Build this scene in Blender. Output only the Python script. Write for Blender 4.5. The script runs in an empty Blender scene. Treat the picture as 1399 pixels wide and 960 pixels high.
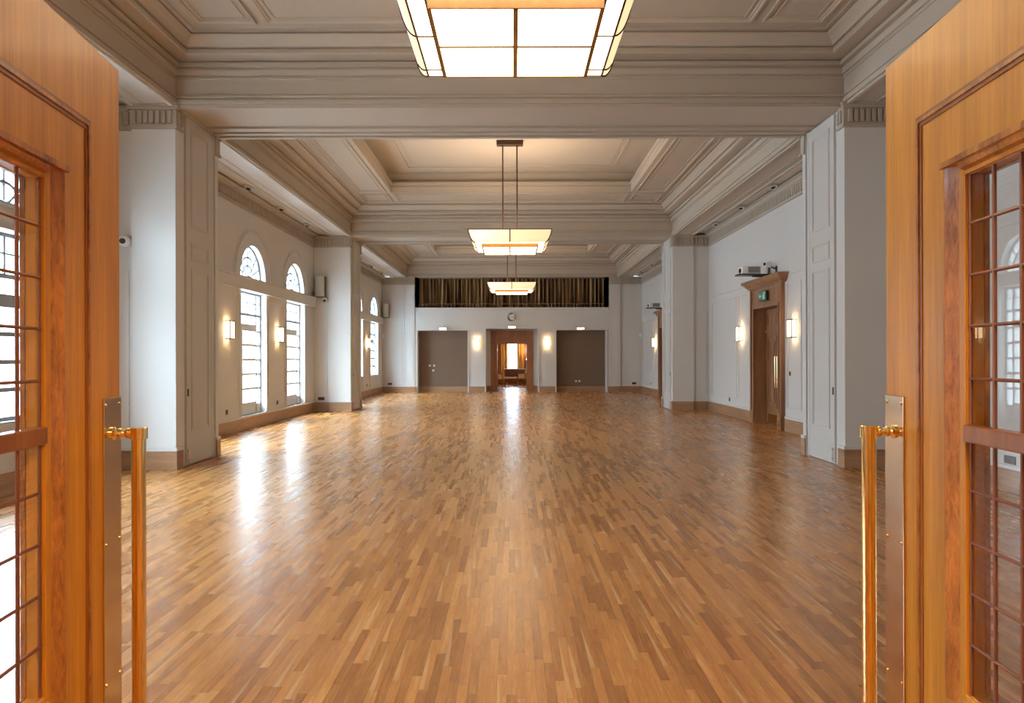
import bpy, bmesh, math, random
from mathutils import Vector, Matrix
random.seed(7)
PI = math.pi
sc = bpy.context.scene
COL = sc.collection

# ------------------------------------------------------------------ materials
def newmat(name):
    m = bpy.data.materials.new(name); m.use_nodes = True
    nt = m.node_tree; nt.nodes.clear()
    out = nt.nodes.new('ShaderNodeOutputMaterial')
    return m, nt, out
def nd(nt, t, **kw):
    n = nt.nodes.new(t)
    for k, v in kw.items(): setattr(n, k, v)
    return n
def setin(n, **kw):
    for k, v in kw.items():
        n.inputs[k.replace('_', ' ')].default_value = v
def principled(nt, out, base=(.8,.8,.8), rough=.5, metal=0., spec=.5, coat=0.):
    b = nd(nt, 'ShaderNodeBsdfPrincipled')
    b.inputs['Base Color'].default_value = (*base, 1)
    b.inputs['Roughness'].default_value = rough
    b.inputs['Metallic'].default_value = metal
    b.inputs['Specular IOR Level'].default_value = spec
    b.inputs['Coat Weight'].default_value = coat
    nt.links.new(b.outputs[0], out.inputs[0])
    return b
def mat_plain(name, base, rough=.5, metal=0., spec=.5, var=.03, scale=6., bump=0.):
    m, nt, out = newmat(name)
    b = principled(nt, out, base, rough, metal, spec)
    tc = nd(nt, 'ShaderNodeTexCoord'); nz = nd(nt, 'ShaderNodeTexNoise'); setin(nz, Scale=scale, Detail=4.)
    nt.links.new(tc.outputs['Object'], nz.inputs['Vector'])
    mp = nd(nt, 'ShaderNodeMapRange'); setin(mp, To_Min=1-var, To_Max=1+var)
    nt.links.new(nz.outputs['Fac'], mp.inputs['Value'])
    hs = nd(nt, 'ShaderNodeHueSaturation'); hs.inputs['Color'].default_value = (*base, 1)
    nt.links.new(mp.outputs[0], hs.inputs['Value']); nt.links.new(hs.outputs[0], b.inputs['Base Color'])
    if bump:
        bp = nd(nt, 'ShaderNodeBump'); setin(bp, Strength=bump, Distance=.002)
        nt.links.new(nz.outputs['Fac'], bp.inputs['Height']); nt.links.new(bp.outputs[0], b.inputs['Normal'])
    return m
def mat_wood(name, dark, light, rough=.3, scale=(30,30,1.6), axis_swap=None, coat=.3, fleck=0.):
    m, nt, out = newmat(name)
    b = principled(nt, out, light, rough, coat=coat)
    b.inputs['Coat Roughness'].default_value = .12
    tc = nd(nt, 'ShaderNodeTexCoord'); mp = nd(nt, 'ShaderNodeMapping'); mp.inputs['Scale'].default_value = scale
    nt.links.new(tc.outputs['Object'], mp.inputs[0])
    nz = nd(nt, 'ShaderNodeTexNoise'); setin(nz, Scale=1.0, Detail=8., Roughness=.65, Distortion=.6)
    nt.links.new(mp.outputs[0], nz.inputs['Vector'])
    n2 = nd(nt, 'ShaderNodeTexNoise'); setin(n2, Scale=.18, Detail=3.)
    nt.links.new(mp.outputs[0], n2.inputs['Vector'])
    add = nd(nt, 'ShaderNodeMath', operation='MULTIPLY_ADD'); add.inputs[1].default_value = .55; 
    nt.links.new(nz.outputs['Fac'], add.inputs[0])
    ml = nd(nt, 'ShaderNodeMath', operation='MULTIPLY'); ml.inputs[1].default_value = .45
    nt.links.new(n2.outputs['Fac'], ml.inputs[0]); nt.links.new(ml.outputs[0], add.inputs[2])
    rp = nd(nt, 'ShaderNodeValToRGB')
    rp.color_ramp.elements[0].position = .34; rp.color_ramp.elements[0].color = (*dark, 1)
    rp.color_ramp.elements[1].position = .62; rp.color_ramp.elements[1].color = (*light, 1)
    nt.links.new(add.outputs[0], rp.inputs[0])
    nt.links.new(rp.outputs[0], b.inputs['Base Color'])
    bp = nd(nt, 'ShaderNodeBump'); setin(bp, Strength=.12, Distance=.002)
    nt.links.new(nz.outputs['Fac'], bp.inputs['Height']); nt.links.new(bp.outputs[0], b.inputs['Normal'])
    return m
def mat_floor():
    m, nt, out = newmat('oak_strip_floor')
    L = nt.links.new
    b = principled(nt, out, (.4,.2,.08), .2, spec=.85)
    tc = nd(nt, 'ShaderNodeTexCoord'); sx = nd(nt, 'ShaderNodeSeparateXYZ'); L(tc.outputs['Object'], sx.inputs[0])
    def M(op, a, bb=None, c=None):
        n = nd(nt, 'ShaderNodeMath', operation=op)
        for i, v in enumerate((a, bb, c)):
            if v is None: continue
            if isinstance(v, (int, float)): n.inputs[i].default_value = v
            else: L(v, n.inputs[i])
        return n.outputs[0]
    W, LEN = .043, .52
    u = M('DIVIDE', sx.outputs['X'], W); row = M('FLOOR', u)
    w1 = nd(nt, 'ShaderNodeTexWhiteNoise', noise_dimensions='1D'); L(row, w1.inputs['W'])
    lenv = M('MULTIPLY_ADD', w1.outputs['Value'], .25, .42)
    v0 = M('DIVIDE', sx.outputs['Y'], lenv)
    v = M('MULTIPLY_ADD', w1.outputs['Value'], 37.3, v0)
    colm = M('FLOOR', v)
    cmb = nd(nt, 'ShaderNodeCombineXYZ'); L(row, cmb.inputs[0]); L(colm, cmb.inputs[1])
    w2 = nd(nt, 'ShaderNodeTexWhiteNoise', noise_dimensions='2D'); L(cmb.outputs[0], w2.inputs['Vector'])
    # grain
    off = nd(nt, 'ShaderNodeVectorMath', operation='MULTIPLY_ADD')
    L(w2.outputs['Color'], off.inputs[0]); off.inputs[1].default_value = (9, 9, 9); L(tc.outputs['Object'], off.inputs[2])
    mp = nd(nt, 'ShaderNodeMapping'); mp.inputs['Scale'].default_value = (80, 5.0, 1); L(off.outputs[0], mp.inputs[0])
    gz = nd(nt, 'ShaderNodeTexNoise'); setin(gz, Scale=1., Detail=5., Roughness=.6, Distortion=1.2); L(mp.outputs[0], gz.inputs['Vector'])
    big = nd(nt, 'ShaderNodeTexNoise'); setin(big, Scale=.5, Detail=2.); L(tc.outputs['Object'], big.inputs['Vector'])
    t = M('MULTIPLY', w2.outputs['Value'], .44)
    gc = nd(nt, 'ShaderNodeMapRange'); setin(gc, From_Min=.28, From_Max=.72); L(gz.outputs['Fac'], gc.inputs['Value'])
    t = M('MULTIPLY_ADD', gc.outputs[0], .44, M('ADD', t, .06))
    t = M('MULTIPLY_ADD', big.outputs['Fac'], .10, t)
    rp = nd(nt, 'ShaderNodeValToRGB'); cr = rp.color_ramp
    cr.elements[0].position = .14; cr.elements[0].color = (.23,.086,.024,1)
    cr.elements[1].position = 1.0; cr.elements[1].color = (.66,.39,.18,1)
    e = cr.elements.new(.38); e.color = (.31,.120,.030,1)
    e = cr.elements.new(.62); e.color = (.43,.180,.044,1)
    e = cr.elements.new(.80); e.color = (.53,.245,.066,1)
    L(t, rp.inputs[0])
    # sapwood streak along some strips
    fu = M('FRACT', u); fv = M('FRACT', v)
    g1 = M('LESS_THAN', fu, .04); g2 = M('LESS_THAN', fv, .006)
    gap = M('MAXIMUM', g1, g2)
    sepn = nd(nt, 'ShaderNodeSeparateColor'); L(w2.outputs['Color'], sepn.inputs[0]); sepv = sepn.outputs[2]
    sap = M('MULTIPLY', M('GREATER_THAN', sepv, .82), M('LESS_THAN', M('ADD', fu, M('MULTIPLY', fv, .55)), .60))
    mx0 = nd(nt, 'ShaderNodeMix', data_type='RGBA'); L(M('MULTIPLY', sap, .45), mx0.inputs[0]); L(rp.outputs[0], mx0.inputs[6]); mx0.inputs[7].default_value = (.66,.42,.20,1)
    mx = nd(nt, 'ShaderNodeMix', data_type='RGBA'); L(M('MULTIPLY', gap, .5), mx.inputs[0]); L(mx0.outputs[2], mx.inputs[6]); mx.inputs[7].default_value = (.10,.042,.016,1)
    L(mx.outputs[2], b.inputs['Base Color'])
    rr = M('MULTIPLY_ADD', w2.outputs['Value'], .05, .25); L(rr, b.inputs['Roughness'])
    # every strip lies a hair out of level
    sep = nd(nt, 'ShaderNodeSeparateColor'); L(w2.outputs['Color'], sep.inputs[0])
    nx = M('MULTIPLY_ADD', sep.outputs[0], .010, -.005); ny = M('MULTIPLY_ADD', sep.outputs[1], .012, -.006)
    cn = nd(nt, 'ShaderNodeCombineXYZ'); L(nx, cn.inputs[0]); L(ny, cn.inputs[1]); cn.inputs[2].default_value = 1
    nn = nd(nt, 'ShaderNodeVectorMath', operation='NORMALIZE'); L(cn.outputs[0], nn.inputs[0])
    bp = nd(nt, 'ShaderNodeBump'); setin(bp, Strength=.10, Distance=.001); L(gz.outputs['Fac'], bp.inputs['Height']); L(nn.outputs[0], bp.inputs['Normal'])
    L(bp.outputs[0], b.inputs['Normal'])
    return m
def mat_glass(name, tint=(1,1,1), refl=.10):
    m, nt, out = newmat(name)
    tr = nd(nt, 'ShaderNodeBsdfTransparent'); tr.inputs[0].default_value = (*tint, 1)
    gl = nd(nt, 'ShaderNodeBsdfGlossy'); gl.inputs['Roughness'].default_value = .01
    fr = nd(nt, 'ShaderNodeFresnel'); fr.inputs['IOR'].default_value = 1.45
    mul = nd(nt, 'ShaderNodeMath', operation='MULTIPLY_ADD'); mul.inputs[1].default_value = 1.3; mul.inputs[2].default_value = 0.0
    nt.links.new(fr.outputs[0], mul.inputs[0])
    ge = nd(nt, 'ShaderNodeNewGeometry'); fb = nd(nt, 'ShaderNodeMath', operation='MULTIPLY_ADD'); fb.inputs[1].default_value = -1; fb.inputs[2].default_value = 1
    nt.links.new(ge.outputs['Backfacing'], fb.inputs[0])
    ff = nd(nt, 'ShaderNodeMath', operation='MULTIPLY'); nt.links.new(mul.outputs[0], ff.inputs[0]); nt.links.new(fb.outputs[0], ff.inputs[1])
    mx = nd(nt, 'ShaderNodeMixShader'); nt.links.new(ff.outputs[0], mx.inputs[0])
    nt.links.new(tr.outputs[0], mx.inputs[1]); nt.links.new(gl.outputs[0], mx.inputs[2])
    nt.links.new(mx.outputs[0], out.inputs[0])
    return m
def mat_lamp(name, color, strength, base=(.8,.75,.6)):
    m, nt, out = newmat(name)
    b = principled(nt, out, base, .3)
    tc = nd(nt, 'ShaderNodeTexCoord'); nz = nd(nt, 'ShaderNodeTexNoise'); setin(nz, Scale=3., Detail=2.)
    nt.links.new(tc.outputs['Object'], nz.inputs['Vector'])
    mp = nd(nt, 'ShaderNodeMapRange'); setin(mp, To_Min=strength*.9, To_Max=strength*1.1)
    nt.links.new(nz.outputs['Fac'], mp.inputs['Value'])
    b.inputs['Emission Color'].default_value = (*color, 1)
    nt.links.new(mp.outputs[0], b.inputs['Emission Strength'])
    return m
def mat_curtain(name, a, c, scale=1.):
    m, nt, out = newmat(name)
    b = principled(nt, out, a, .85)
    tc = nd(nt, 'ShaderNodeTexCoord'); mp = nd(nt, 'ShaderNodeMapping'); mp.inputs['Scale'].default_value = (9*scale, 9*scale, .4)
    nt.links.new(tc.outputs['Object'], mp.inputs[0])
    nz = nd(nt, 'ShaderNodeTexNoise'); setin(nz, Scale=1., Detail=4.); nt.links.new(mp.outputs[0], nz.inputs['Vector'])
    rp = nd(nt, 'ShaderNodeValToRGB'); rp.color_ramp.elements[0].position = .44; rp.color_ramp.elements[0].color = (*a, 1)
    rp.color_ramp.elements[1].position = .57; rp.color_ramp.elements[1].color = (*c, 1)
    nt.links.new(nz.outputs['Fac'], rp.inputs[0]); nt.links.new(rp.outputs[0], b.inputs['Base Color'])
    return m

M_WALL  = mat_plain('cream_wall_paint', (.62,.60,.565), .55, var=.02, scale=1.5)
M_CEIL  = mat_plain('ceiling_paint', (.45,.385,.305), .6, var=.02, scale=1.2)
M_TRIM  = mat_plain('white_gloss_paint', (.66,.645,.61), .38, var=.015)
M_CUP   = mat_plain('cupboard_paint', (.58,.555,.51), .4, var=.015)
M_FLOOR = mat_floor()
M_OAKD  = mat_wood('polished_oak_door', (.50,.195,.010), (.74,.325,.024), .42, (60,60,2.4), coat=.08)
M_OAKM  = mat_wood('oak_moulding', (.20,.06,.010), (.66,.27,.05), .3, (90,90,22), coat=.3)
M_OAKI  = mat_wood('dark_oak_bead', (.22,.065,.010), (.36,.12,.02), .35, (60,60,3), coat=.2)
M_OAKB  = mat_wood('oak_skirting', (.26,.13,.06), (.44,.25,.13), .4, (3,3,50), coat=.1)
M_OAKS  = mat_wood('oak_surround', (.20,.085,.035), (.38,.185,.085), .4, (30,30,3), coat=.1)
M_OAKR  = mat_wood('oak_surround_deep', (.22,.075,.025), (.38,.15,.05), .35, (25,25,3), coat=.2)
M_BRASS = mat_plain('polished_brass', (1.0,.77,.36), .10, metal=1., var=.04, scale=3)
M_BRPL  = mat_plain('worn_brass_plate', (.74,.58,.42), .16, metal=1., var=.10, scale=9, bump=.25)
M_BRONZ = mat_plain('bronze', (.060,.032,.018), .4, metal=.3)
M_BAR   = mat_plain('copper_glazing_bar', (.24,.085,.04), .4, metal=.3)
M_PANE  = mat_glass('clear_glass')
M_WINF  = mat_plain('window_metal_paint', (.27,.29,.31), .4)  # white frames greyed: their backlit shade is put into the colour
M_LBOT  = mat_lamp('pendant_glass_bottom', (1.,.74,.46), 4.6)
M_LSIDE = mat_lamp('pendant_glass_side', (1.,.70,.38), .62)
M_LWOOD = mat_wood('pendant_wood', (.22,.085,.006), (.34,.14,.012), .35, (20,20,20))
M_SCON  = mat_lamp('sconce_glass', (1.,.74,.42), 3.4)
M_EMER  = mat_lamp('small_lamp_glass', (1.,.78,.50), 2.4)
M_BLACK = mat_plain('black_plastic', (.018,.017,.016), .4)
M_DARK  = mat_plain('dark_metal', (.05,.045,.04), .45)
M_GREY  = mat_plain('speaker_grille', (.55,.54,.50), .5, var=.05, scale=60)
M_WHITE = mat_plain('white_plastic', (.80,.80,.78), .35)
M_BROWN = mat_plain('brown_partition', (.185,.12,.075), .6, var=.03, scale=3)
M_CURT  = mat_curtain('brown_gold_curtain', (.07,.028,.010), (.44,.29,.13))  # brown-gold cloth; the strong streaks also put fold shading into the colour
M_GOLD  = mat_curtain('gold_curtain', (.42,.20,.035), (.80,.48,.13))
M_CREAM = mat_plain('cream_upholstery', (.72,.55,.34), .8)
M_REDW  = mat_wood('red_brown_wood', (.16,.045,.015), (.30,.09,.035), .35, (20,3,20))
M_STONE = mat_plain('lobby_paint', (.70,.55,.36), .6)
M_GREEN = mat_plain('sign_green', (.0,.26,.17), .4)
M_SIGNW = mat_plain('sign_white', (.80,.88,.84), .4)
M_RAIL  = mat_plain('rail_metal', (.42,.28,.19), .35, metal=.6)
M_LOBL  = mat_lamp('lobby_lamp_glass', (1.,.68,.34), 48.)  # glow for the unseen lobby lamp and the added sitting room lamp
M_SHADE = mat_lamp('lamp_shade_glow', (1.,.45,.25), 1.6)
M_DIAL  = mat_plain('clock_dial', (.85,.80,.72), .4)
M_VENT  = mat_plain('grille_grey', (.28,.26,.24), .5)

# ------------------------------------------------------------------ mesh builder
class MB:
    def __init__(s): s.bm = bmesh.new()
    def box(s, x0, x1, y0, y1, z0, z1):
        if x0 > x1: x0, x1 = x1, x0
        if y0 > y1: y0, y1 = y1, y0
        if z0 > z1: z0, z1 = z1, z0
        v = [s.bm.verts.new(p) for p in ((x0,y0,z0),(x1,y0,z0),(x1,y1,z0),(x0,y1,z0),(x0,y0,z1),(x1,y0,z1),(x1,y1,z1),(x0,y1,z1))]
        for f in ((0,3,2,1),(4,5,6,7),(0,1,5,4),(1,2,6,5),(2,3,7,6),(3,0,4,7)): s.bm.faces.new([v[i] for i in f])
        return s
    def cyl(s, a, b, r, seg=20, r2=None):
        a, b = Vector(a), Vector(b); d = (b-a); L = d.length
        q = d.to_track_quat('Z', 'Y').to_matrix().to_4x4()
        bmesh.ops.create_cone(s.bm, cap_ends=True, segments=seg, radius1=r, radius2=r if r2 is None else r2, depth=L, matrix=Matrix.Translation((a+b)/2) @ q)
        return s
    def sphere(s, c, r, sx=1, sy=1, sz=1, seg=20):
        bmesh.ops.create_uvsphere(s.bm, u_segments=seg, v_segments=seg//2, radius=r, matrix=Matrix.Translation(c) @ Matrix.Diagonal((sx,sy,sz,1)))
        return s
    def prism(s, pts, axis, a0, a1):
        """pts: 2-D polygon in the plane of the two other axes (x,y,z order kept)."""
        def P(p, a):
            return {'x': (a, p[0], p[1]), 'y': (p[0], a, p[1]), 'z': (p[0], p[1], a)}[axis]
        A = [s.bm.verts.new(P(p, a0)) for p in pts]; B = [s.bm.verts.new(P(p, a1)) for p in pts]
        n = len(pts)
        s.bm.faces.new(A); s.bm.faces.new(B[::-1])
        for i in range(n): s.bm.faces.new((A[i], A[(i+1)%n], B[(i+1)%n], B[i]))
        return s
    def lathe(s, prof, axis_a, axis_b, seg=20):
        """prof: (t along axis in metres, radius)"""
        a, b = Vector(axis_a), Vector(axis_b); d = (b-a).normalized()
        q = d.to_track_quat('Z', 'Y').to_matrix()
        rings = []
        for t, r in prof:
            rings.append([s.bm.verts.new(a + d*t + q @ Vector((r*math.cos(2*PI*k/seg), r*math.sin(2*PI*k/seg), 0))) for k in range(seg)])
        for i in range(len(rings)-1):
            for k in range(seg): s.bm.faces.new((rings[i][k], rings[i][(k+1)%seg], rings[i+1][(k+1)%seg], rings[i+1][k]))
        s.bm.faces.new(rings[0][::-1]); s.bm.faces.new(rings[-1])
        return s
    def loop(s, x0, x1, y0, y1, prof, closed_prof=True):
        """profile (p inward offset, z) swept round the rectangle with mitred corners"""
        rings = []
        for p, z in prof:
            rings.append([s.bm.verts.new(c) for c in ((x0+p,y0+p,z),(x1-p,y0+p,z),(x1-p,y1-p,z),(x0+p,y1-p,z))])
        n = len(rings); rg = range(n) if closed_prof else range(n-1)
        for i in rg:
            A, B = rings[i], rings[(i+1)%n]
            for k in range(4): s.bm.faces.new((A[k], A[(k+1)%4], B[(k+1)%4], B[k]))
        return s
    def frame(s, axis, at, u0, u1, v0, v1, w, h, out):
        """flat moulding frame on a plane: axis normal, at position, out = +1/-1 side it projects to"""
        def bb(a, b, c, d):
            lo, hi = at, at + out*h
            if axis == 'x': s.box(lo, hi, a, b, c, d)
            elif axis == 'y': s.box(a, b, lo, hi, c, d)
            else: s.box(a, b, c, d, lo, hi)
        bb(u0, u1, v0, v0+w); bb(u0, u1, v1-w, v1); bb(u0, u0+w, v0+w, v1-w); bb(u1-w, u1, v0+w, v1-w)
        return s
    def build(s, name, m, parent=None, smooth=False, bevel=0.):
        bmesh.ops.recalc_face_normals(s.bm, faces=s.bm.faces)
        me = bpy.data.meshes.new(name); s.bm.to_mesh(me); s.bm.free()
        me.materials.append(m)
        o = bpy.data.objects.new(name, me); COL.objects.link(o)
        if parent is not None: o.parent = parent
        if smooth:
            me.shade_smooth()
            md = o.modifiers.new('edges', 'EDGE_SPLIT'); md.split_angle = math.radians(35)
        if bevel:
            md = o.modifiers.new('bevel', 'BEVEL'); md.width = bevel; md.segments = 2; md.limit_method = 'ANGLE'
        return o
def tag(o, label, cat, group=None, kind=None):
    o['label'] = label; o['category'] = cat
    if group: o['group'] = group
    if kind: o['kind'] = kind
    return o
def empty(name, loc=(0,0,0), rz=0., ry=0.):
    o = bpy.data.objects.new(name, None); COL.objects.link(o); o.location = loc; o.rotation_euler = (0, ry, rz)
    o.empty_display_size = .1
    return o
def struct(o, label, cat): return tag(o, label, cat, kind='structure')
def dup(root):
    """a thing, its parts and their sub-parts"""
    r = root.copy(); COL.objects.link(r)
    for ch in list(root.children):
        c = ch.copy(); COL.objects.link(c); c.parent = r
        for g in list(ch.children):
            d = g.copy(); COL.objects.link(d); d.parent = c
    return r

# ------------------------------------------------------------------ dimensions
XB, XP, XW = 4.33, 4.90, 5.33          # beam face, pillar outer edge, side wall
ZS, ZC, ZA = 4.72, 5.50, 4.77          # beam soffit, bay ceiling, aisle ceiling
BAYS = [(0.95, 9.0), (10.3, 18.7), (20.0, 28.5)]
PIERS = [(9.0, 10.3), (18.7, 20.0)]
YF = 28.5
WC = [[1.92, 4.70, 7.50], [11.62, 14.40, 17.18], [21.32, 24.10, 26.90]]

# ------------------------------------------------------------------ floor
struct(MB().box(-5.8, 5.8, .67, 29.6, -.2, 0).build('floor', M_FLOOR), 'narrow oak strip floor, polished, running the length of the hall', 'floor')
struct(MB().box(-4.2, 4.2, 29.6, 37.4, -.2, 0).build('floor', M_FLOOR), 'glossy oak floor of the sitting room beyond the far doorway', 'floor')
struct(MB().box(-2.6, 2.6, -3.2, .67, -.2, 0).build('floor', M_FLOOR), 'oak floor of the lobby on this side of the open doors', 'floor')

# ------------------------------------------------------------------ ceilings
CORN = [(p, ZS+z) for p, z in ((-.05,0),(.035,0),(.035,.055),(.012,.06),(.012,.08),(.03,.085),(.03,.11),(.008,.125),(.008,.32),(.03,.325),(.03,.345),(.014,.35),(.014,.362),(.04,.37),(.05,.42),(.05,.44),(.028,.445),(.028,.462),(.085,.47),(.085,.515),(.05,.52),(.05,.537),(.255,.54),(.27,.55),(.27,.60),(.24,.605),(.24,.622),(.285,.627),(.31,.66),(.35,.70),(.39,.73),(.39,.745),(.36,.75),(.36,.762),(.44,.766))] + [(.44,ZC),(-.05,ZC)]
for bi, (y0, y1) in enumerate(BAYS):
    m = MB()
    cy0, cy1, cx = y0+1.6, y1-1.6, 2.95
    m.box(-XB-.05, -cx, y0-.05, y1+.05, ZC, 5.75).box(cx, XB+.05, y0-.05, y1+.05, ZC, 5.75)
    m.box(-cx, cx, y0-.05, cy0, ZC, 5.75).box(-cx, cx, cy1, y1+.05, ZC, 5.75)
    e = .12
    m.loop(-cx-e, cx+e, cy0-e, cy1+e, [(0,5.75),(0,6.0),(-.15,6.0),(-.15,5.75)])
    m.box(-cx-e-.1, cx+e+.1, cy0-e-.1, cy1+e+.1, 6.0, 6.15)
    # mouldings on coffer rim (small steps down its sides)
    m.loop(-cx, cx, cy0, cy1, [(0,5.60),(.015,5.61),(.015,5.64),(0,5.65)])
    m.loop(-cx, cx, cy0, cy1, [(0,5.69),(.025,5.70),(.025,5.752),(0,5.752)])
    # raised lines on the top ceiling
    m.loop(-2.50, 2.50, cy0+.42, cy1-.42, [(0,6.01),(0,5.982),(.05,5.982),(.05,6.01)])
    m.loop(-2.36, 2.36, cy0+.56, cy1-.56, [(0,6.01),(0,5.99),(.03,5.99),(.03,6.01)])
    # panel mouldings on the flat border
    ys = [(y0+.60, y0+1.50), (y0+1.70, y1-1.70), (y1-1.50, y1-.60)]
    xs = [(-3.78, -3.05), (-2.92, 2.92), (3.05, 3.78)]
    for i, (xa, xb) in enumerate(xs):
        for j, (ya, yb) in enumerate(ys):
            if i == 1 and j == 1: continue
            m.loop(xa, xb, ya, yb, [(0,ZC+.01),(0,ZC-.03),(.025,ZC-.03),(.04,ZC-.015),(.055,ZC-.015),(.065,ZC+.01)])
            m.loop(xa+.10, xb-.10, ya+.10, yb-.10, [(0,ZC+.01),(0,ZC-.012),(.02,ZC-.012),(.02,ZC+.01)])
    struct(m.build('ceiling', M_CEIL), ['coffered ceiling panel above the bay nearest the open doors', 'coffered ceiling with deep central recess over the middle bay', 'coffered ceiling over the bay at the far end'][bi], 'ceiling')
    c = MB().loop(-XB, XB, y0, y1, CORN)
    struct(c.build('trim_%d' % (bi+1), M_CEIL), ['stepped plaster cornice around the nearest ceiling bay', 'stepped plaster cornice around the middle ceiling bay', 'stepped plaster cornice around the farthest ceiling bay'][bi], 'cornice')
tn = 4
for i, (a, b) in enumerate([(.35, .95)] + PIERS + [(28.5, 29.9)]):
    m = MB().box(-XB, XB, a, b, ZS if i else 4.72, 6.0)
    if 0 < i < 3:
        m.box(-XB+.02, XB-.02, a+.0, a+.05, ZS-.04, ZS+.01).box(-XB+.02, XB-.02, a+.08, a+.14, ZS-.025, ZS)
        m.box(-XB+.02, XB-.02, b-.08, b, ZS-.04, ZS+.01).box(-XB+.02, XB-.02, b-.20, b-.11, ZS-.022, ZS).box(-XB+.02, XB-.02, b-.44, b-.40, ZS-.03, ZS)
    o = m.build('trim_%d' % tn, M_CEIL); tn += 1
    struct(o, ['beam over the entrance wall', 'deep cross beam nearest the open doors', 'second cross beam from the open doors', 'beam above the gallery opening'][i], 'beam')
for s, nm in ((-1, 'window'), (1, 'wooden door')):
    m = MB().box(s*XB, s*(XP-.0), .95, 28.5, ZS, 6.0)
    for (y0, y1) in BAYS:
        m.box(s*(XB+.0), s*(XB+.05), y0, y1, ZS-.03, ZS).box(s*(XB+.05), s*(XB+.08), y0, y1, ZS-.015, ZS)
        m.box(s*(XP-.06), s*XP, y0, y1, ZS-.03, ZS+.02).box(s*(XP-.2), s*(XP-.185), y0, y1, ZS-.012, ZS)
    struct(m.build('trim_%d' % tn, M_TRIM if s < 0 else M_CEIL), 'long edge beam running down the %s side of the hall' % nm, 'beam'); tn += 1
    a = MB()
    a.box(s*XP, s*(XW+.4), .35, 29.9, ZA, 6.0)
    struct(a.build('ceiling', M_TRIM), 'low narrow strip of ceiling along the %s side' % nm, 'ceiling')
    # cornice and fluted frieze on the side wall
    for bi, (y0, y1) in enumerate(BAYS):
        f = MB()
        f.box(s*(XW-.02), s*XW, y0, y1, 4.42, ZA)
        f.prism([(s*(XW),4.66),(s*(XW-.05),4.68),(s*(XW-.07),4.72),(s*(XW-.12),4.74),(s*(XW-.12),4.77),(s*(XW-.14),ZA),(s*XW,ZA)], 'y', y0, y1)
        f.box(s*(XW-.04), s*XW, y0, y1, 4.41, 4.44)
        yy = y0+.05
        while yy < y1-.05:
            f.box(s*(XW-.052), s*(XW-.02), yy, yy+.062, 4.475, 4.635); yy += .10
        struct(f.build('trim_%d' % tn, M_CEIL), 'fluted frieze high on the %s side wall, %s' % (nm, ['nearest bay', 'middle bay', 'farthest bay'][bi]), 'frieze'); tn += 1

# ------------------------------------------------------------------ side walls
def wall_windows():
    m = MB(); X0, X1 = -XW-.38, -XW
    segs = []; y = .35
    for bi, cs in enumerate(WC):
        zb = .25 if bi == 1 else .76
        for c in cs:
            m.box(X0, X1, y, c-.7, 0, 4.80)
            m.box(X0, X1, c-.7, c+.7, 0, zb)
            m.box(X0, X1, c-.7, c+.7, 2.80, 3.06)
            N = 28
            arc = [(c-.7*math.cos(PI*k/N), 3.06+.7*math.sin(PI*k/N)) for k in range(N+1)]
            # two halves keep the polygons simple
            h = N//2
            m.prism(arc[:h+1] + [(c, 4.80), (c-.7, 4.80)], 'x', X0, X1)
            m.prism(arc[h:] + [(c+.7, 4.80), (c, 4.80)], 'x', X0, X1)
            y = c+.7
    m.box(X0, X1, y, 29.6, 0, 4.80)
    for bi, (y0, y1) in enumerate(BAYS):
        # projecting band at the springing, with lips
        m.box(X1, X1+.07, y0, y1, 2.83, 3.03).box(X1, X1+.095, y0, y1, 3.03, 3.06).box(X1, X1+.085, y0, y1, 2.80, 2.83)
        for c in WC[bi]:
            # hood line over the arch
            N = 32
            for r0, r1, t in ((.95, .98, .018), (1.02, 1.035, .01)):
                for k in range(N):
                    a, b = PI*k/N, PI*(k+1)/N
                    m.prism([(c-r0*math.cos(a), 3.06+r0*math.sin(a)), (c-r1*math.cos(a), 3.06+r1*math.sin(a)), (c-r1*math.cos(b), 3.06+r1*math.sin(b)), (c-r0*math.cos(b), 3.06+r0*math.sin(b))], 'x', X1, X1+t)
            # flat architrave beside the opening
            for q in (-1, 1):
                m.box(X1, X1+.015, c+q*.7, c+q*.78, .29, 2.80)
    for bi in range(3):
        cs = WC[bi]
        for k in range(2):
            a, b = cs[k]+.7+.14, cs[k+1]-.7-.14
            m.frame('x', X1, a, b, .62, 2.68, .022, .014, 1)
            m.frame('x', X1, a, b, .36, .56, .018, .010, 1)
    return m.build('wall_left', M_WALL)
struct(wall_windows(), 'cream side wall with tall arched windows', 'wall')
def wall_doors():
    m = MB(); X0, X1 = XW, XW+.38
    ops = [14.42, 24.12]
    y = .35
    for c in ops:
        m.box(X0, X1, y, c-.72, 0, 4.80); m.box(X0, X1, c-.72, c+.72, 2.50, 4.80); y = c+.72
        m.box(X1, X1+.05, c-.8, c+.8, 0, 2.6)
    m.box(X0, X1, y, 29.6, 0, 4.80)
    for bi, (y0, y1) in enumerate(BAYS):
        m.box(X0-.02, X0, y0, y1, 3.02, 3.045)
        rs = [(y0+.3, 12.85+9.7*(bi-1)-.25), (12.85+9.7*(bi-1)-.1, 13.4+9.7*(bi-1)), (15.5+9.7*(bi-1), 16.3+9.7*(bi-1)), (16.45+9.7*(bi-1), y1-.25)]
        if bi == 0: rs = [(1.2, 2.6), (2.8, 5.0), (5.2, 7.0), (7.2, 8.8)]
        for a, b in rs: m.frame('x', X0, a, b, .45, 2.86, .02, .012, -1)
    return m.build('wall_right', M_WALL)
struct(wall_doors(), 'pale side wall opposite the windows with oak doorways', 'wall')

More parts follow.
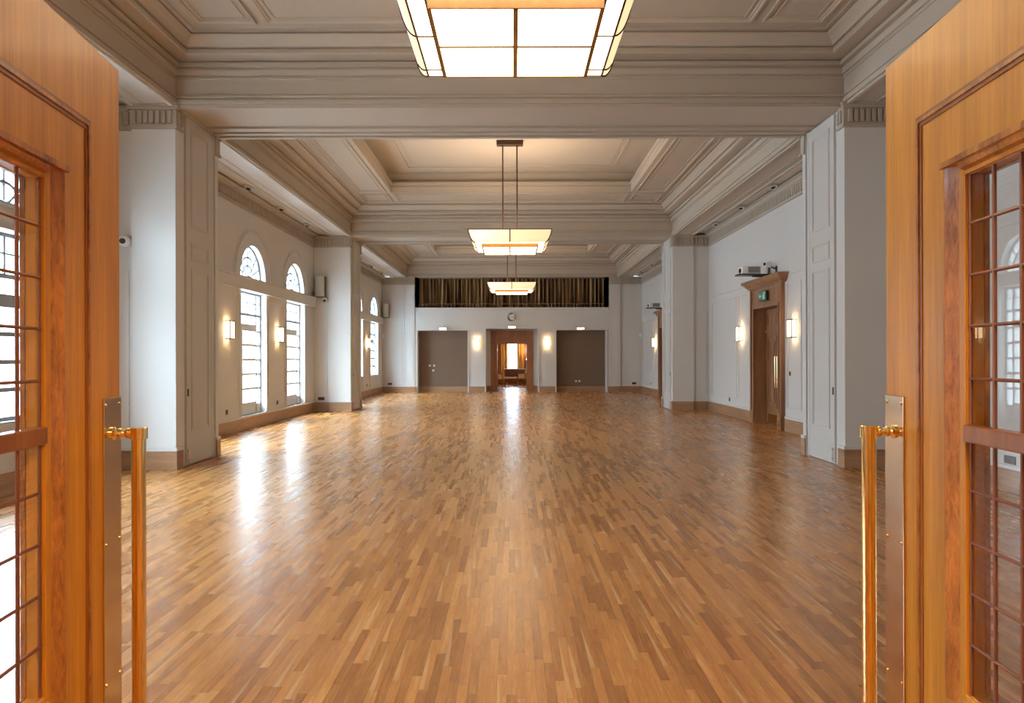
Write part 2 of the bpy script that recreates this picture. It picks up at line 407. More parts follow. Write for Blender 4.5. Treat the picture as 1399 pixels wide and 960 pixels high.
# pillars -------------------------------------------------------------
def flutes(m, axis, at, out, a, b, t=.03):
    n = max(2, int(round((b-a)/.078))); st = (b-a)/n
    for k in range(n):
        u = a + st*(k+.2)
        if axis == 'y': m.box(u, u+st*.6, at, at+out*t, 4.475, 4.635)
        else: m.box(at, at+out*t, u, u+st*.6, 4.475, 4.635)
nsk = 0
for pi_, (a, b) in enumerate(PIERS):
    for s in (-1, 1):
        side = 'window' if s < 0 else 'doorway'
        m = MB()
        m.box(s*XB, s*XP, a, a+.16, 0, ZS).box(s*XB, s*XP, b-.10, b, 0, ZS)       # corner posts
        m.box(s*(XB+.05), s*XP, a+.16, b-.10, 0, ZS)                              # sunk panel behind the leaf
        m.box(s*XP, s*XW, a+.07, b-.07, 0, ZS)                                    # infill to side wall
        m.box(s*(XB+.02), s*(XB+.05), a+.17, a+.24, 0, ZS-.01).box(s*(XB+.035), s*(XB+.05), a+.24, a+.30, 0, ZS-.01)
        m.box(s*(XB+.02), s*(XB+.05), b-.16, b-.11, 0, ZS-.01)
        fz = MB(); pm = m
        for (yy, o) in ((a, -1), (b, 1)):
            m = fz
            m.box(s*(XB-.02), s*(XP+.01), yy, yy+o*.02, 4.42, ZS)
            m.box(s*(XB-.035), s*(XP+.02), yy, yy+o*.04, 4.41, 4.45)
            m.box(s*(XB-.04), s*(XP+.02), yy, yy+o*.05, 4.655, 4.685).box(s*(XB-.055), s*(XP+.03), yy, yy+o*.075, 4.685, ZS)
            lo, hi = sorted((s*(XB+.02), s*(XP-.02))); flutes(m, 'y', yy+o*.02, o, lo, hi)
            y2 = yy - o*.07
            m.box(s*(XP), s*XW, y2, y2+o*.02, 4.42, ZS).box(s*XP, s*XW, y2, y2+o*.04, 4.41, 4.45).box(s*XP, s*XW, y2, y2+o*.06, 4.665, ZS)
            lo, hi = sorted((s*(XP+.03), s*(XW-.06))); flutes(m, 'y', y2+o*.02, o, lo, hi)
            m = pm
            lo, hi = sorted((s*(XP+.07), s*(XW-.07)))
            m.frame('y', y2, lo, hi, .45, 2.60, .018, .012, o)
            m.box(s*XP, s*XW, y2, y2+o*.018, 3.02, 3.045)
        m = fz
        m.box(s*(XB-.021), s*XB, a, a+.15, 4.42, ZS-.002).box(s*(XB-.036), s*XB, a-.038, a+.16, 4.412, 4.448).box(s*(XB-.056), s*XB, a-.073, a+.16, 4.688, ZS-.003)
        flutes(m, 'x', s*(XB-.021), -s, a+.01, a+.15, .02)
        m.box(s*(XB-.021), s*XB, b-.1, b, 4.42, ZS-.002).box(s*(XB-.056), s*XB, b-.1, b+.073, 4.688, ZS-.003)
        struct(fz.build('trim_%d' % tn, M_CEIL), 'fluted frieze round the head of the %s side pillar under the %s beam' % (side, 'nearest' if pi_ == 0 else 'second'), 'frieze'); tn += 1
        o = pm.build('trim_%d' % tn, M_TRIM if s < 0 else M_WALL); tn += 1
        struct(o, '%s pillar on the %s side carrying the %s cross beam' % ('cream painted', side, 'nearest' if pi_ == 0 else 'second'), 'pillar')
        # tall panelled leaf in the reveal
        d = empty('door_%d' % (1+pi_*2+(s > 0)), (s*(XB+.05), a+.34, 0))
        struct(d, 'tall painted folding leaf set in the %s side pillar under the %s beam' % (side, 'nearest' if pi_ == 0 else 'second'), 'door')
        LW = b-.17-(a+.34)
        p = MB(); xo = -s
        p.box(0, xo*.03, 0, LW, .015, ZS-.02)
        for z0, z1 in ((.46, 2.66), (2.78, 3.02), (3.22, 4.56)):
            p.frame('x', xo*.03, .13, LW-.12, z0, z1, .02, .010, xo)
            p.frame('x', xo*.03, .17, LW-.16, z0+.04, z1-.04, .010, .005, xo)
        p.build('door_leaf', M_CUP, d)
        MB().box(xo*.03, xo*.038, .02, .05, .93, 1.03).build('latch', M_BRASS if 0 else M_DARK, d)
        q = MB().cyl((xo*.045, .035, .03), (xo*.045, .035, .22), .006, 10).box(xo*.03, xo*.05, .02, .05, .18, .21).box(xo*.03, xo*.05, .02, .05, .06, .08)
        q.build('floor_bolt', M_BRPL, d)

# skirting -----------------------------------------------------------
def skirt(name, segs, label):
    m = MB(); w = MB()
    for (x0, x1, y0, y1) in segs:
        m.box(x0, x1, y0, y1, 0, .245)
    o = m.build(name, M_OAKB, bevel=.004)
    struct(o, label, 'skirting board')
for s, nm in ((-1, 'left'), (1, 'right')):
    seg = []; cap = MB()
    def S(x0, x1, y0, y1):
        if x0 > x1: x0, x1 = x1, x0
        seg.append((x0, x1, y0, y1)); cap.box(x0, x1, y0, y1, .245, .285)
    for (y0, y1) in BAYS:
        if s < 0: S(s*(XW-.03), s*XW, y0, y1)
        else:
            for c in (14.42, 24.12):
                if y0 < c < y1: S(s*(XW-.03), s*XW, y0, c-.92); S(s*(XW-.03), s*XW, c+.92, y1)
            if y0 < 1: S(s*(XW-.03), s*XW, y0, y1)
    for (a, b) in PIERS:
        S(s*(XB-.025), s*XP, a-.025, a); S(s*XP, s*(XW-.03), a+.045, a+.07)
        S(s*(XB-.025), s*XB, a, a+.155)
        S(s*(XB-.025), s*XP, b, b+.025); S(s*XP, s*(XW-.03), b-.07, b-.045)
        S(s*(XB-.025), s*XB, b-.10, b)
    skirt('baseboard_%s' % nm, seg, 'oak skirting board along the %s side' % ('window' if s < 0 else 'doorway'))
    struct(cap.build('trim_%d' % tn, M_WALL), 'painted moulding on top of the oak skirting, %s side' % ('window' if s < 0 else 'doorway'), 'moulding'); tn += 1

# ------------------------------------------------------------------ windows
wn = 1
WLAB = [['arched window nearest the entrance wall', 'second arched window from the entrance', 'tall arched window seen through the glass of the open door'],
        ['arched window just past the nearest pillar', 'tall arched window with glazed casement between two lit wall lamps', 'tall arched window beside the white loudspeaker in the middle bay'],
        ['arched window just past the second pillar', 'narrow sliver of arched window in the farthest bay', 'arched window nearest the far wall']]
for bi, cs in enumerate(WC):
    for ci, c in enumerate(cs):
        zb = .25 if bi == 1 else .76
        root = empty('window_%d' % wn, (-XW-.13, c, 0)); wn += 1
        struct(root, WLAB[bi][ci], 'window')
        f = MB(); t = .03     # in local x: -t/2..t/2
        def bar(y0, y1, z0, z1, th=.03): f.box(-th/2, th/2, y0, y1, z0, z1)
        bar(-.7, -.66, zb, 2.80); bar(.66, .7, zb, 2.80); bar(-.66, .66, 2.76, 2.80); bar(-.66, .66, zb, zb+.04)
        bar(-.66, .66, 2.31, 2.36, .05); bar(-.66, .66, 2.57, 2.59)
        zc0 = .51 if bi == 1 else zb+.04
        for q in (-1, 1):
            bar(q*.42-.024, q*.42+.024, zb, 2.76, .04)
            z = 2.0
            while z > zc0+.08:
                bar(min(q*.43, q*.66), max(q*.43, q*.66), z-.022, z+.022); z -= .30
        bar(-.014, .014, 2.36, 2.76, .025)
        f.box(-.06, .12, -.7, .7, zb-.02, zb+.015) if bi != 1 else None
        f.build('window_frame', M_WINF, root)
        k = MB(); zt = 2.14
        k.box(-.03, .035, -.40, .40, 2.0, zt)
        k.box(-.03, .035, -.40, -.355, zc0, 2.0).box(-.03, .035, .355, .40, zc0, 2.0)
        k.box(-.03, .035, -.40, .40, zc0-.04, zc0+.02)
        z = 1.71
        while z > zc0+.1:
            k.box(-.02, .025, -.355, .355, z-.024, z+.024); z -= .30
        if bi == 1: k.box(-.03, .02, -.66, .66, .29, .48).frame('x', .02, -.34, .34, .32, .45, .015, .01, 1)
        cs_ = k.build('casement', M_WINF if bi != 1 else M_TRIM, root)
        h = MB().box(.035, .05, .365, .385, 1.05, 1.20).cyl((.05, .375, 1.12), (.09, .375, 1.12), .008, 10).box(.085, .097, .365, .385, 1.02, 1.14)
        h.build('window_handle', M_DARK, cs_)
        g = MB()   # fanlight
        N = 24
        def ring(r0, r1, a0=0, a1=PI, th=.03):
            for j in range(N):
                a = a0+(a1-a0)*j/N; b = a0+(a1-a0)*(j+1)/N
                g.prism([(r0*math.cos(a), 3.075+r0*math.sin(a)), (r1*math.cos(a), 3.075+r1*math.sin(a)), (r1*math.cos(b), 3.075+r1*math.sin(b)), (r0*math.cos(b), 3.075+r0*math.sin(b))], 'x', -th/2, th/2)
        ring(.65, .695); ring(.43, .465); ring(.26, .295)
        g.box(-.02, .02, -.68, .68, 3.06, 3.10)
        for a in (PI/4, PI/2, 3*PI/4, PI/8*1.0, PI*7/8):
            d = Vector((0, math.cos(a), math.sin(a))); r0 = .08 if abs(a-PI/8) > .01 and abs(a-PI*7/8) > .01 else .27
            g.cyl(Vector((0,0,3.075))+d*r0, Vector((0,0,3.075))+d*.66, .017, 8)
        g.box(-.03, .04, -.12, .12, 3.085, 3.14)
        g.build('fanlight', M_WINF, root)
        p = MB().box(-.003, .003, -.66, .66, zb+.04, 2.76)
        N2 = 24; pts = [(.655*math.cos(PI*j/N2), 3.08+.65*math.sin(PI*j/N2)) for j in range(N2+1)]
        p.prism(pts, 'x', -.003, .003)
        p.build('pane', M_PANE, root)
        for (hh, zz, ww) in ((2.78-zb, (2.78+zb)/2, 1.36), (.66, 3.40, 1.3)):
            L = bpy.data.lights.new('daylight', 'AREA'); L.shape = 'RECTANGLE'; L.size = hh; L.size_y = ww
            L.cycles.is_portal = True
            lo = bpy.data.objects.new('daylight', L); COL.objects.link(lo)
            lo.location = (-XW-.42, c, zz); lo.rotation_euler = (0, -PI/2, 0)

# ------------------------------------------------------------------ far wall
m = MB()
Y0, Y1 = YF, YF+.5
RE = [(-3.87, -1.82), (-1.07, 1.07), (1.82, 3.87)]; ZR = [2.545, 2.61, 2.545]
m.box(-XW, RE[0][0], Y0, Y1, 0, ZS).box(RE[2][1], XW, Y0, Y1, 0, ZS)
m.box(RE[0][1], RE[1][0], Y0, Y1, 0, 3.47).box(RE[1][1], RE[2][0], Y0, Y1, 0, 3.47)
for (a, b), z in zip(RE, ZR): m.box(a, b, Y0, Y1, z, 3.47)
m.box(RE[0][0], -3.96, Y0, Y1, 3.47, ZS) if 0 else None
m.box(-3.96, RE[0][0], Y0, Y1, 3.40, 3.47)
# pilaster edges
for s in (-1, 1):
    m.box(s*3.98, s*4.43, Y0-.04, Y0, 0, ZS).box(s*4.39, s*4.43, Y0-.06, Y0, 0, ZS)
    fz = MB(); fz.box(s*3.98, s*XW, Y0-.066, Y0-.061, 4.42, ZS-.002).box(s*3.97, s*XW, Y0-.08, Y0-.065, 4.41, 4.45).box(s*3.97, s*XW, Y0-.12, Y0-.065, 4.66, ZS-.001)
    lo, hi = sorted((s*4.02, s*5.25)); flutes(fz, 'y', Y0-.066, -1, lo, hi)
    struct(fz.build('trim_%d' % tn, M_CEIL), 'fluted frieze at the top of the far wall, %s side' % ('window' if s < 0 else 'doorway'), 'frieze'); tn += 1
    m.box(s*3.98, s*XW, Y0-.061, Y0-.06, 4.42, ZS-.01)
    lo, hi = sorted((s*4.50, s*5.25)); m.frame('y', Y0, lo, hi, .45, 2.86, .02, .012, -1)
    lo, hi = sorted((s*4.05, s*4.34)); m.frame('y', Y0-.04, lo, hi, .45, 4.3, .018, .010, -1)
    lo, hi = sorted((s*1.17, s*1.72)); m.frame('y', Y0, lo, hi, .40, 2.48, .02, .012, -1)
    m.box(s*4.43, s*XW, Y0-.018, Y0, 3.02, 3.045)
# architraves round the recesses and ledge under the gallery
for (a, b), z in zip(RE, ZR):
    m.box(a-.05, a, Y0-.03, Y0, 0, z+.05).box(b, b+.05, Y0-.03, Y0, 0, z+.05).box(a, b, Y0-.03, Y0, z, z+.05)
m.box(-3.96, 3.96, Y0-.07, Y0, 3.42, 3.475).box(-3.96, 3.96, Y0-.04, Y0, 3.36, 3.42)
# gallery enclosure
m.box(-3.96, 3.96, Y1, Y1+.9, 3.25, 3.42)
m.box(-3.98, -3.87, Y0, Y1+.9, 3.47, 6.0).box(3.87, 3.98, Y0, Y1+.9, 3.47, 6.0)
m.box(-3.98, 3.98, Y1+.9, Y1+1.0, 2.7, 6.0)
struct(m.build('wall_far', M_WALL), 'far end wall with three square recesses under a curtained gallery', 'wall')
for i in (0, 2):
    a, b = RE[i]
    struct(MB().box(a, b, Y0+.45, Y0+.55, 0, ZR[i]).box(a+.02, b-.02, Y0+.42, Y0+.45, .26, .29).build('wall_recess', M_BROWN), 'taupe panel filling the %s of the central doorway' % ('recess on the window side' if i == 0 else 'recess on the doorway side'), 'wall')
    struct(MB().box(a, b, Y0+.425, Y0+.45, 0, .235).build('baseboard_recess', M_OAKB), 'oak skirting inside the recess on the %s side' % ('window' if i == 0 else 'doorway'), 'skirting board')
seg = []; cap = MB()
for (x0, x1, off) in ((-XW, -4.43, 0), (-4.43, -3.92, .04), (-1.77, -1.12, 0), (1.12, 1.77, 0), (3.92, 4.43, .04), (4.43, XW, 0)):
    seg.append((x0, x1, Y0-off-.03, Y0-off)); cap.box(x0, x1, Y0-off-.03, Y0-off, .245, .285)
skirt('baseboard_far', seg, 'oak skirting board along the far end wall')
struct(cap.build('trim_%d' % tn, M_WALL), 'painted moulding above the far wall skirting', 'moulding'); tn += 1
# central doorway
YD = Y0+.62
m = MB(); m.box(-1.07, -.66, YD, YD+.3, 0, 2.7).box(.66, 1.07, YD, YD+.3, 0, 2.7).box(-.66, .66, YD, YD+.3, 2.45, 2.7)
m.box(-1.12, -1.07, Y1, YD+.3, 0, 2.7).box(1.07, 1.12, Y1, YD+.3, 0, 2.7).box(-1.12, 1.12, Y1, YD+.3, 2.61, 2.75)
struct(m.build('wall_recess', M_WALL), 'grey back of the central recess around the oak doorway', 'wall')
d = empty('door_5', (0, YD, 0)); struct(d, 'dark oak doorway with transom panel in the centre of the far wall', 'doorway')
m = MB()
for s in (-1, 1):
    m.box(s*.66, s*.88, -.05, 0, 0, 2.54).box(s*.64, s*.70, -.07, 0, 0, 2.36).box(s*.82, s*.882, -.075, -.01, 0, 2.48)
    m.box(s*.61, s*.66, -.03, .25, 0, 2.36)
m.box(-.66, .66, -.05, 0, 2.36, 2.54).box(-.88, .88, -.085, 0, 2.49, 2.56).box(-.70, .70, -.07, 0, 2.33, 2.38)
m.build('door_frame', M_OAKR, d)
m = MB().box(-.61, .61, 0, .05, 2.02, 2.36).frame('y', 0, -.56, .56, 2.07, 2.31, .03, .015, -1).box(-.61, .61, -.02, .06, 1.99, 2.04)
m.build('transom_panel', M_OAKR, d)
skirt('baseboard_recess', [(-1.07, -.89, YD-.025, YD), (.89, 1.07, YD-.025, YD), (-1.07, -1.045, Y0, YD-.025), (1.045, 1.07, Y0, YD-.025)], 'oak skirting beside the central doorway')

# gallery curtain and railing
def wavy(name, x0, x1, y, z0, z1, amp, wl, mat, parent=None, th=.006, seedv=1, dirx=True):
    rnd = random.Random(seedv); bm = bmesh.new(); n = int(abs(x1-x0)/(wl/10)); ph = 0; F = []; B = []
    nz = 7
    offs = []
    for i in range(n+1):
        ph += 2*PI/10*rnd.uniform(.7, 1.35); offs.append((amp*math.sin(ph) + amp*.35*math.sin(ph*2.3+1), rnd.uniform(-.002, .002)))
    grid = [[], []]
    for i in range(n+1):
        x = x0+(x1-x0)*i/n
        for sd in (0, 1):
            col = []
            for k in range(nz):
                t = k/(nz-1); z = z0+(z1-z0)*t
                yy = y + offs[i][0]*(1.05-.25*t) + sd*th
                col.append(bm.verts.new((x + .012*math.sin(i*.7+t*3)*(1-t), yy, z)))
            grid[sd].append(col)
    for i in range(n):
        for k in range(nz-1):
            a, b = grid[0][i], grid[0][i+1]; bm.faces.new((a[k], b[k], b[k+1], a[k+1]))
            a, b = grid[1][i], grid[1][i+1]; bm.faces.new((a[k+1], b[k+1], b[k], a[k]))
        for k in (0, nz-1):
            a, b, c, d_ = grid[0][i][k], grid[0][i+1][k], grid[1][i+1][k], grid[1][i][k]; bm.faces.new((a, b, c, d_))
    for i in (0, n):
        for k in range(nz-1): bm.faces.new((grid[0][i][k], grid[0][i][k+1], grid[1][i][k+1], grid[1][i][k]))
    mb = MB(); mb.bm.free(); mb.bm = bm
    return mb.build(name, mat, parent, smooth=True)
cu = wavy('gallery_curtain', -3.85, 3.85, Y0+.42, 3.43, 4.70, .11, .17, M_CURT, seedv=5)
tag(cu, 'long brown and gold pleated curtain closing the gallery above the far wall', 'curtain')
r = empty('gallery_railing', (0, Y0+.12, 3.47)); tag(r, 'low metal railing along the gallery ledge in front of the brown curtain', 'railing')
MB().cyl((-3.72, 0, .17), (3.80, 0, .17), .013, 10).build('top_rail', M_RAIL, r, smooth=True)
for k in range(8):
    for q in (-.06, .06):
        MB().cyl((-3.60+1.035*k+q, 0, 0), (-3.60+1.035*k+q, 0, .17), .013, 10).cyl((-3.60+1.035*k+q, 0, 0), (-3.60+1.035*k+q, 0, .01), .03, 12).build('post', M_RAIL, r, smooth=True)

# clock
r = empty('wall_clock', (0, Y0-.0, 3.085)); tag(r, 'round wall clock with dark ring of numerals on the far wall', 'clock')
MB().lathe([(0,.215),(.03,.215),(.045,.20),(.045,.19),(.03,.188)], (0,0,0), (0,-1,0), 40).build('clock_case', M_TRIM, r, smooth=True)
MB().cyl((0,-.028,0), (0,-.034,0), .188, 40).build('dial', M_DIAL, r)
NUM = ['XII','I','II','III','IV','V','VI','VII','VIII','IX','X','XI']
nm = MB()
for k, t in enumerate(NUM):
    a = PI/2 - k*PI/6
    # strokes of the roman numeral, drawn radially
    glyph = []; x = 0
    for ch in t:
        if ch == 'I': glyph.append((x, x, )); x += .016
        elif ch == 'V': glyph.append((x, x+.011)); glyph.append((x+.022, x+.011)); x += .034
        elif ch == 'X': glyph.append((x, x+.024)); glyph.append((x+.024, x)); x += .036
    wtot = x-.010; tx = Vector((-math.sin(a), 0, math.cos(a)))*-1; rd = Vector((math.cos(a), 0, math.sin(a)))
    for g in glyph:
        gt, gb = (g[0], g[-1])
        p0 = rd*.180 + tx*(gt-wtot/2)*1.25; p1 = rd*.112 + tx*(gb-wtot/2)*1.25
        nm.cyl((p0.x,-.036,p0.z), (p1.x,-.036,p1.z), .0085, 6)
nm.build('numerals', M_BLACK, r)
MB().cyl((0,-.040,0), (.085,-.040,-.02), .006, 6).build('hand', M_BLACK, r)
MB().cyl((0,-.043,0), (-.02,-.043,.03), .006, 6).cyl((0,-.046,0), (.10,-.046,.0), .004, 6).build('hand', M_BLACK, r)

# ------------------------------------------------------------------ small lamps over the recesses
def recess_lamp():
    r = empty('recess_lamp')
    MB().box(-.15, .15, -.10, -.005, .012, .085).build('glass', M_EMER, r)
    MB().box(-.165, -.15, -.11, 0, 0, .095).box(.15, .165, -.11, 0, 0, .095).box(-.15, .15, -.11, 0, .085, .095).box(-.15, .15, -.005, 0, 0, .085).build('lamp_frame', M_BRONZ, r)
    return r
base = None
for x, z, lab in ((-2.82, 2.56, 'small lit lamp box above the taupe recess nearer the windows'), (.0, 2.62, 'small lit lamp box above the central oak doorway'), (2.80, 2.56, 'small lit lamp box above the taupe recess nearer the oak side doors')):
    o = recess_lamp() if base is None else dup(base)
    base = base or o
    o.location = (x, Y0-.03, z); tag(o, lab, 'lamp', 'lamp boxes over the recesses')

# ------------------------------------------------------------------ wall sconces
def sconce():
    r = empty('wall_sconce')     # local: wall plane y=0, projects to -y
    MB().box(-.05, .05, -.02, 0, -.06, .06).build('back_plate', M_BRPL, r)
    g = MB().box(-.105, .105, -.112, -.106, -.155, .155).box(-.111, -.105, -.106, -.012, -.155, .155).box(.105, .111, -.106, -.012, -.155, .155)
    g.build('glass_shade', M_SCON, r)
    f = MB()
    for s in (-1, 1):
        f.box(s*.105, s*.122, -.122, -.106, -.175, .175).box(s*.111, s*.122, -.022, -.010, -.175, .175)
        f.box(s*.111, s*.122, -.106, -.022, .155, .175).box(s*.111, s*.122, -.106, -.022, -.175, -.155)
    for z in (-.175, .155): f.box(-.105, .105, -.122, -.106, z, z+.02)
    f.box(-.05, .05, -.106, -.02, -.004, .004)
    f.build('metal_frame', M_BRONZ, r, bevel=.002)
    return r
SC = []
sb = None
def put_sconce(x, y, rz, z, lab, grp, e=1.):
    global sb
    o = sconce() if sb is None else dup(sb)
    sb = sb or o
    o.location = (x, y, z); o.rotation_euler = (0, 0, rz); tag(o, lab, 'wall lamp', grp)
    for dz in (-.10, .10):
        L = bpy.data.lights.new('sconce_bulb', 'POINT'); L.energy = 1.6*e; L.color = (1., .60, .28); L.shadow_soft_size = .015
        lo = bpy.data.objects.new('sconce_bulb', L); COL.objects.link(lo)
        v = Matrix.Rotation(rz, 4, 'Z') @ Vector((0, -.06, dz)); lo.location = Vector((x, y, z)) + v
ZSC = 1.97
put_sconce(-XW, 13.02, PI/2, ZSC, 'lit box wall lamp between the nearest pillar and the first arched window', 'lit box lamps on the window wall')
put_sconce(-XW, 15.82, PI/2, ZSC, 'lit box wall lamp between the two arched windows of the middle bay', 'lit box lamps on the window wall')
put_sconce(-XW, 25.52, PI/2, ZSC, 'lit box wall lamp beside the arched window of the farthest bay', 'lit box lamps on the window wall')
put_sconce(-XW, 6.10, PI/2, ZSC, 'lit box wall lamp in the nearest bay, second from the entrance on the window wall', 'lit box lamps on the window wall')
put_sconce(-XW, 3.30, PI/2, ZSC, 'lit box wall lamp in the nearest bay, first from the entrance on the window wall', 'lit box lamps on the window wall')
put_sconce(XW, 13.05, -PI/2, ZSC, 'lit box wall lamp on the near side of the oak doorway with the exit sign', 'lit box lamps on the doorway wall')
put_sconce(XW, 16.05, -PI/2, ZSC, 'lit box wall lamp on the far side of the oak doorway with the exit sign', 'lit box lamps on the doorway wall')
put_sconce(XW, 25.75, -PI/2, ZSC, 'lit box wall lamp beside the second oak doorway, in the farthest bay', 'lit box lamps on the doorway wall')
put_sconce(XW, 6.10, -PI/2, ZSC, 'lit box wall lamp in the nearest bay on the wall opposite the windows', 'lit box lamps on the doorway wall')
put_sconce(-1.44, Y0-.012, 0, 2.03, 'lit box wall lamp on the far wall, on the window side of the central doorway', 'lit box lamps on the far wall')
put_sconce(1.44, Y0-.012, 0, 2.03, 'lit box wall lamp on the far wall, right of the central doorway', 'lit box lamps on the far wall')

# ------------------------------------------------------------------ pendants
def pendant():
    r = empty('pendant_light')       # origin: top ceiling z=0; bottom of tray at -2.32
    H = 6.0; zt = 3.68-H; zb = 3.758-H; zr = 3.99-H
    tw, tl = .566, .553; bw, bl = .709, .715; R = .835
    # centre tray
    g = MB()
    for sx in (-1, 1):
        for sy in (-1, 1):
            g.box(sx*.016, sx*(tw-.022), sy*.005, sy*(tl-.018), zt+.004, zt+.010)
    tr = g.build('centre_glass', M_LBOT, r)
    w = MB()
    w.box(-tw, -tw+.022, -tl, tl, zt, zb-.002).box(tw-.022, tw, -tl, tl, zt, zb-.002).box(-tw+.022, tw-.022, -tl, -tl+.014, zt, zb-.002).box(-tw+.022, tw-.022, tl-.014, tl, zt, zb-.002)
    w.box(-.016, .016, -tl+.014, tl-.014, zt-.006, zt+.02)
    w.build('tray_frame', M_LWOOD, r)
    MB().box(-tw+.022, -.016, -.006, .006, zt-.008, zt+.003).box(.016, tw-.022, -.006, .006, zt-.008, zt+.003).build('glazing_bar', M_BRONZ, r)
    # flat ring of glass
    g = MB()
    for s in (-1, 1):
        g.box(s*(tw+.022), s*(bw-.005), -bl+.01, bl-.01, zb, zb+.006)
        g.box(-tw-.021, tw+.021, s*(tl+.008), s*(bl-.005), zb, zb+.006)
    g.build('ring_glass', M_LBOT, r)
    # curved glass sides
    prof = []
    N = 10
    for k in range(N+1):
        a = (PI/2)*k/N
        # flatter at the bottom edge, steep at the rim with an outward lip
        p = bw + (R-.0-bw)*(math.sin(a)*.80 + .20*(k/N)**3); z = zb + (zr-zb)*(1-math.cos(a)*1.0) 
        prof.append((p, z))
    def curved(scale_l):
        m = MB()
        for sgn, ax in ((1,'x'),(-1,'x'),(1,'y'),(-1,'y')):
            for k in range(N):
                (p0, z0), (p1, z1) = prof[k], prof[k+1]
                q0, q1 = p0, p1
                vs = []
                for (p, z, t) in ((p0,z0,-1),(p0,z0,1),(p1,z1,1),(p1,z1,-1)):
                    c = (sgn*p, t*p, z) if ax == 'x' else (t*p, sgn*p, z)
                    vs.append(m.bm.verts.new(c))
                m.bm.faces.new(vs)
        bmesh.ops.remove_doubles(m.bm, verts=m.bm.verts, dist=1e-5)
        return m
    o = curved(1).build('curved_shade', M_LSIDE, r, smooth=True)
    sd = o.modifiers.new('thick', 'SOLIDIFY'); sd.thickness = .006; sd.offset = -1
    b = MB()
    def path(pts, rr=.009):
        for p, q in zip(pts[:-1], pts[1:]): b.cyl(p, q, rr, 8)
    for sx in (-1, 1):
        for sy in (-1, 1):
            path([(sx*p, sy*p, z) for p, z in prof], .010)
        for t in (-.583, 0, .583):
            if t == 0: path([(sx*p, 0, z) for p, z in prof])
            else: path([(sx*p, t*p/bw, z) for p, z in prof[:6]])
            b.box(sx*(tw+.02), sx*bw, t-.006, t+.006, zb-.008, zb+.004)
        path([(0, sx*p, z) for p, z in prof], .012)
        b.box(sx*(tw+.014), sx*(tw+.024), -bl, bl, zb-.010, zb+.008)
        b.box(sx*(bw-.008), sx*(bw+.006), -bw, bw, zb-.010, zb+.008)
        b.box(-bw, bw, sx*(bw-.006), sx*(bw+.004), zb-.006, zb+.008)
    for z, p in ((prof[-1][1], prof[-1][0]),):
        b.loop(-p-.006, p+.006, -p-.006, p+.006, [(0, z-.008), (.012, z-.008), (.012, z+.006), (0, z+.006)])
    b.box(-.20, .20, -.02, .02, zr-.10, zr-.07).box(-.02, .02, -.8, .8, zr-.10, zr-.08).box(-.8, .8, -.012, .012, zr-.10, zr-.085)
    b.build('metal_frame', M_BRONZ, r)
    for s in (-1, 1):
        MB().cyl((s*.15, 0, zr-.09), (s*.15, 0, -.05), .014, 12).build('rod', M_BRONZ, r, smooth=True)
    MB().box(-.28, .28, -.08, .08, -.10, 0).build('ceiling_canopy', M_BRONZ, r, bevel=.01)
    return r
PD = None
for (x, y, lab, e) in ((.055, 5.0, 'large square glass pendant light nearest the open doors, seen from beneath', 1.), (-.02, 14.65, 'square pendant light of curved cream glass hanging on two rods in the middle bay', 1.), (0, 24.35, 'square pendant light farthest away, hanging in front of the brown curtain', 1.)):
    o = pendant() if PD is None else dup(PD)
    PD = PD or o
    o.location = (x, y, 6.0); tag(o, lab, 'pendant light', 'square glass pendant lights')
    L = bpy.data.lights.new('pendant_bulb', 'AREA'); L.shape = 'SQUARE'; L.size = .9; L.energy = 32*e; L.color = (1., .74, .54)
    lo = bpy.data.objects.new('pendant_bulb', L); COL.objects.link(lo); lo.location = (x, y, 3.97); lo.rotation_euler = (PI, 0, 0)

# ------------------------------------------------------------------ downlights
DL = None
def downlight():
    r = empty('downlight')
    MB().lathe([(0,.130),(.010,.130),(.014,.122),(.014,.104),(.0,.100)], (0,0,0), (0,0,-1), 32).build('trim_ring', M_WALL, r, smooth=True)
    MB().cyl((0,0,-.001), (0,0,-.006), .100, 28).build('recess', M_DARK, r)
    q = Vector((.0,-.42,-1)).normalized()
    MB().lathe([(.0,.085),(.03,.085),(.085,.080),(.09,.050),(.08,.045)], (0,0,.0), tuple(q), 28).build('lamp_head', M_TRIM, r, smooth=True)
    a = q*.0805; b = q*.087
    MB().cyl(tuple(a), tuple(b), .044, 24).build('lens', M_BLACK, r)
    return r
places = [('nearest', 13.4), ('middle', 15.3), ('far', 17.2)]
for bi, dy in ((1, 0), (2, 9.7)):
    for s in (-1, 1):
        for w, y in places:
            o = downlight() if DL is None else dup(DL)
            DL = DL or o
            o.location = (s*5.045, y+dy, ZA)
            tag(o, '%s tilting round downlight in the low ceiling of the %s bay, %s side' % (w, 'middle' if bi == 1 else 'farthest', 'window' if s < 0 else 'doorway'), 'downlight', 'round downlights along the side ceilings')

# ------------------------------------------------------------------ loudspeakers, cameras, sensors
def speaker():
    r = empty('loudspeaker')
    w, h, dpt = .125, .56, .24
    MB().box(-w, w, -.16, -.02, 0, h).build('cabinet', M_DARK, r, bevel=.008)
    pts = [(-w*math.cos(PI*k/14), -.16-.10*math.sin(PI*k/14)) for k in range(15)]
    MB().prism(pts, 'z', .012, h-.012).build('grille', M_GREY, r, smooth=True)
    MB().box(-.04, .04, -.02, 0, .15, .40).build('wall_bracket', M_DARK, r)
    return r
sp = speaker(); sp.location = (-5.13, 18.77-.0, 3.07); tag(sp, 'tall pale loudspeaker fixed high beside the arched window in the middle bay', 'loudspeaker', 'pale loudspeakers by the windows')
s2 = dup(sp); s2.location = (-5.13, 28.44, 3.07); tag(s2, 'tall pale loudspeaker fixed high in the corner of the farthest bay', 'loudspeaker', 'pale loudspeakers by the windows')
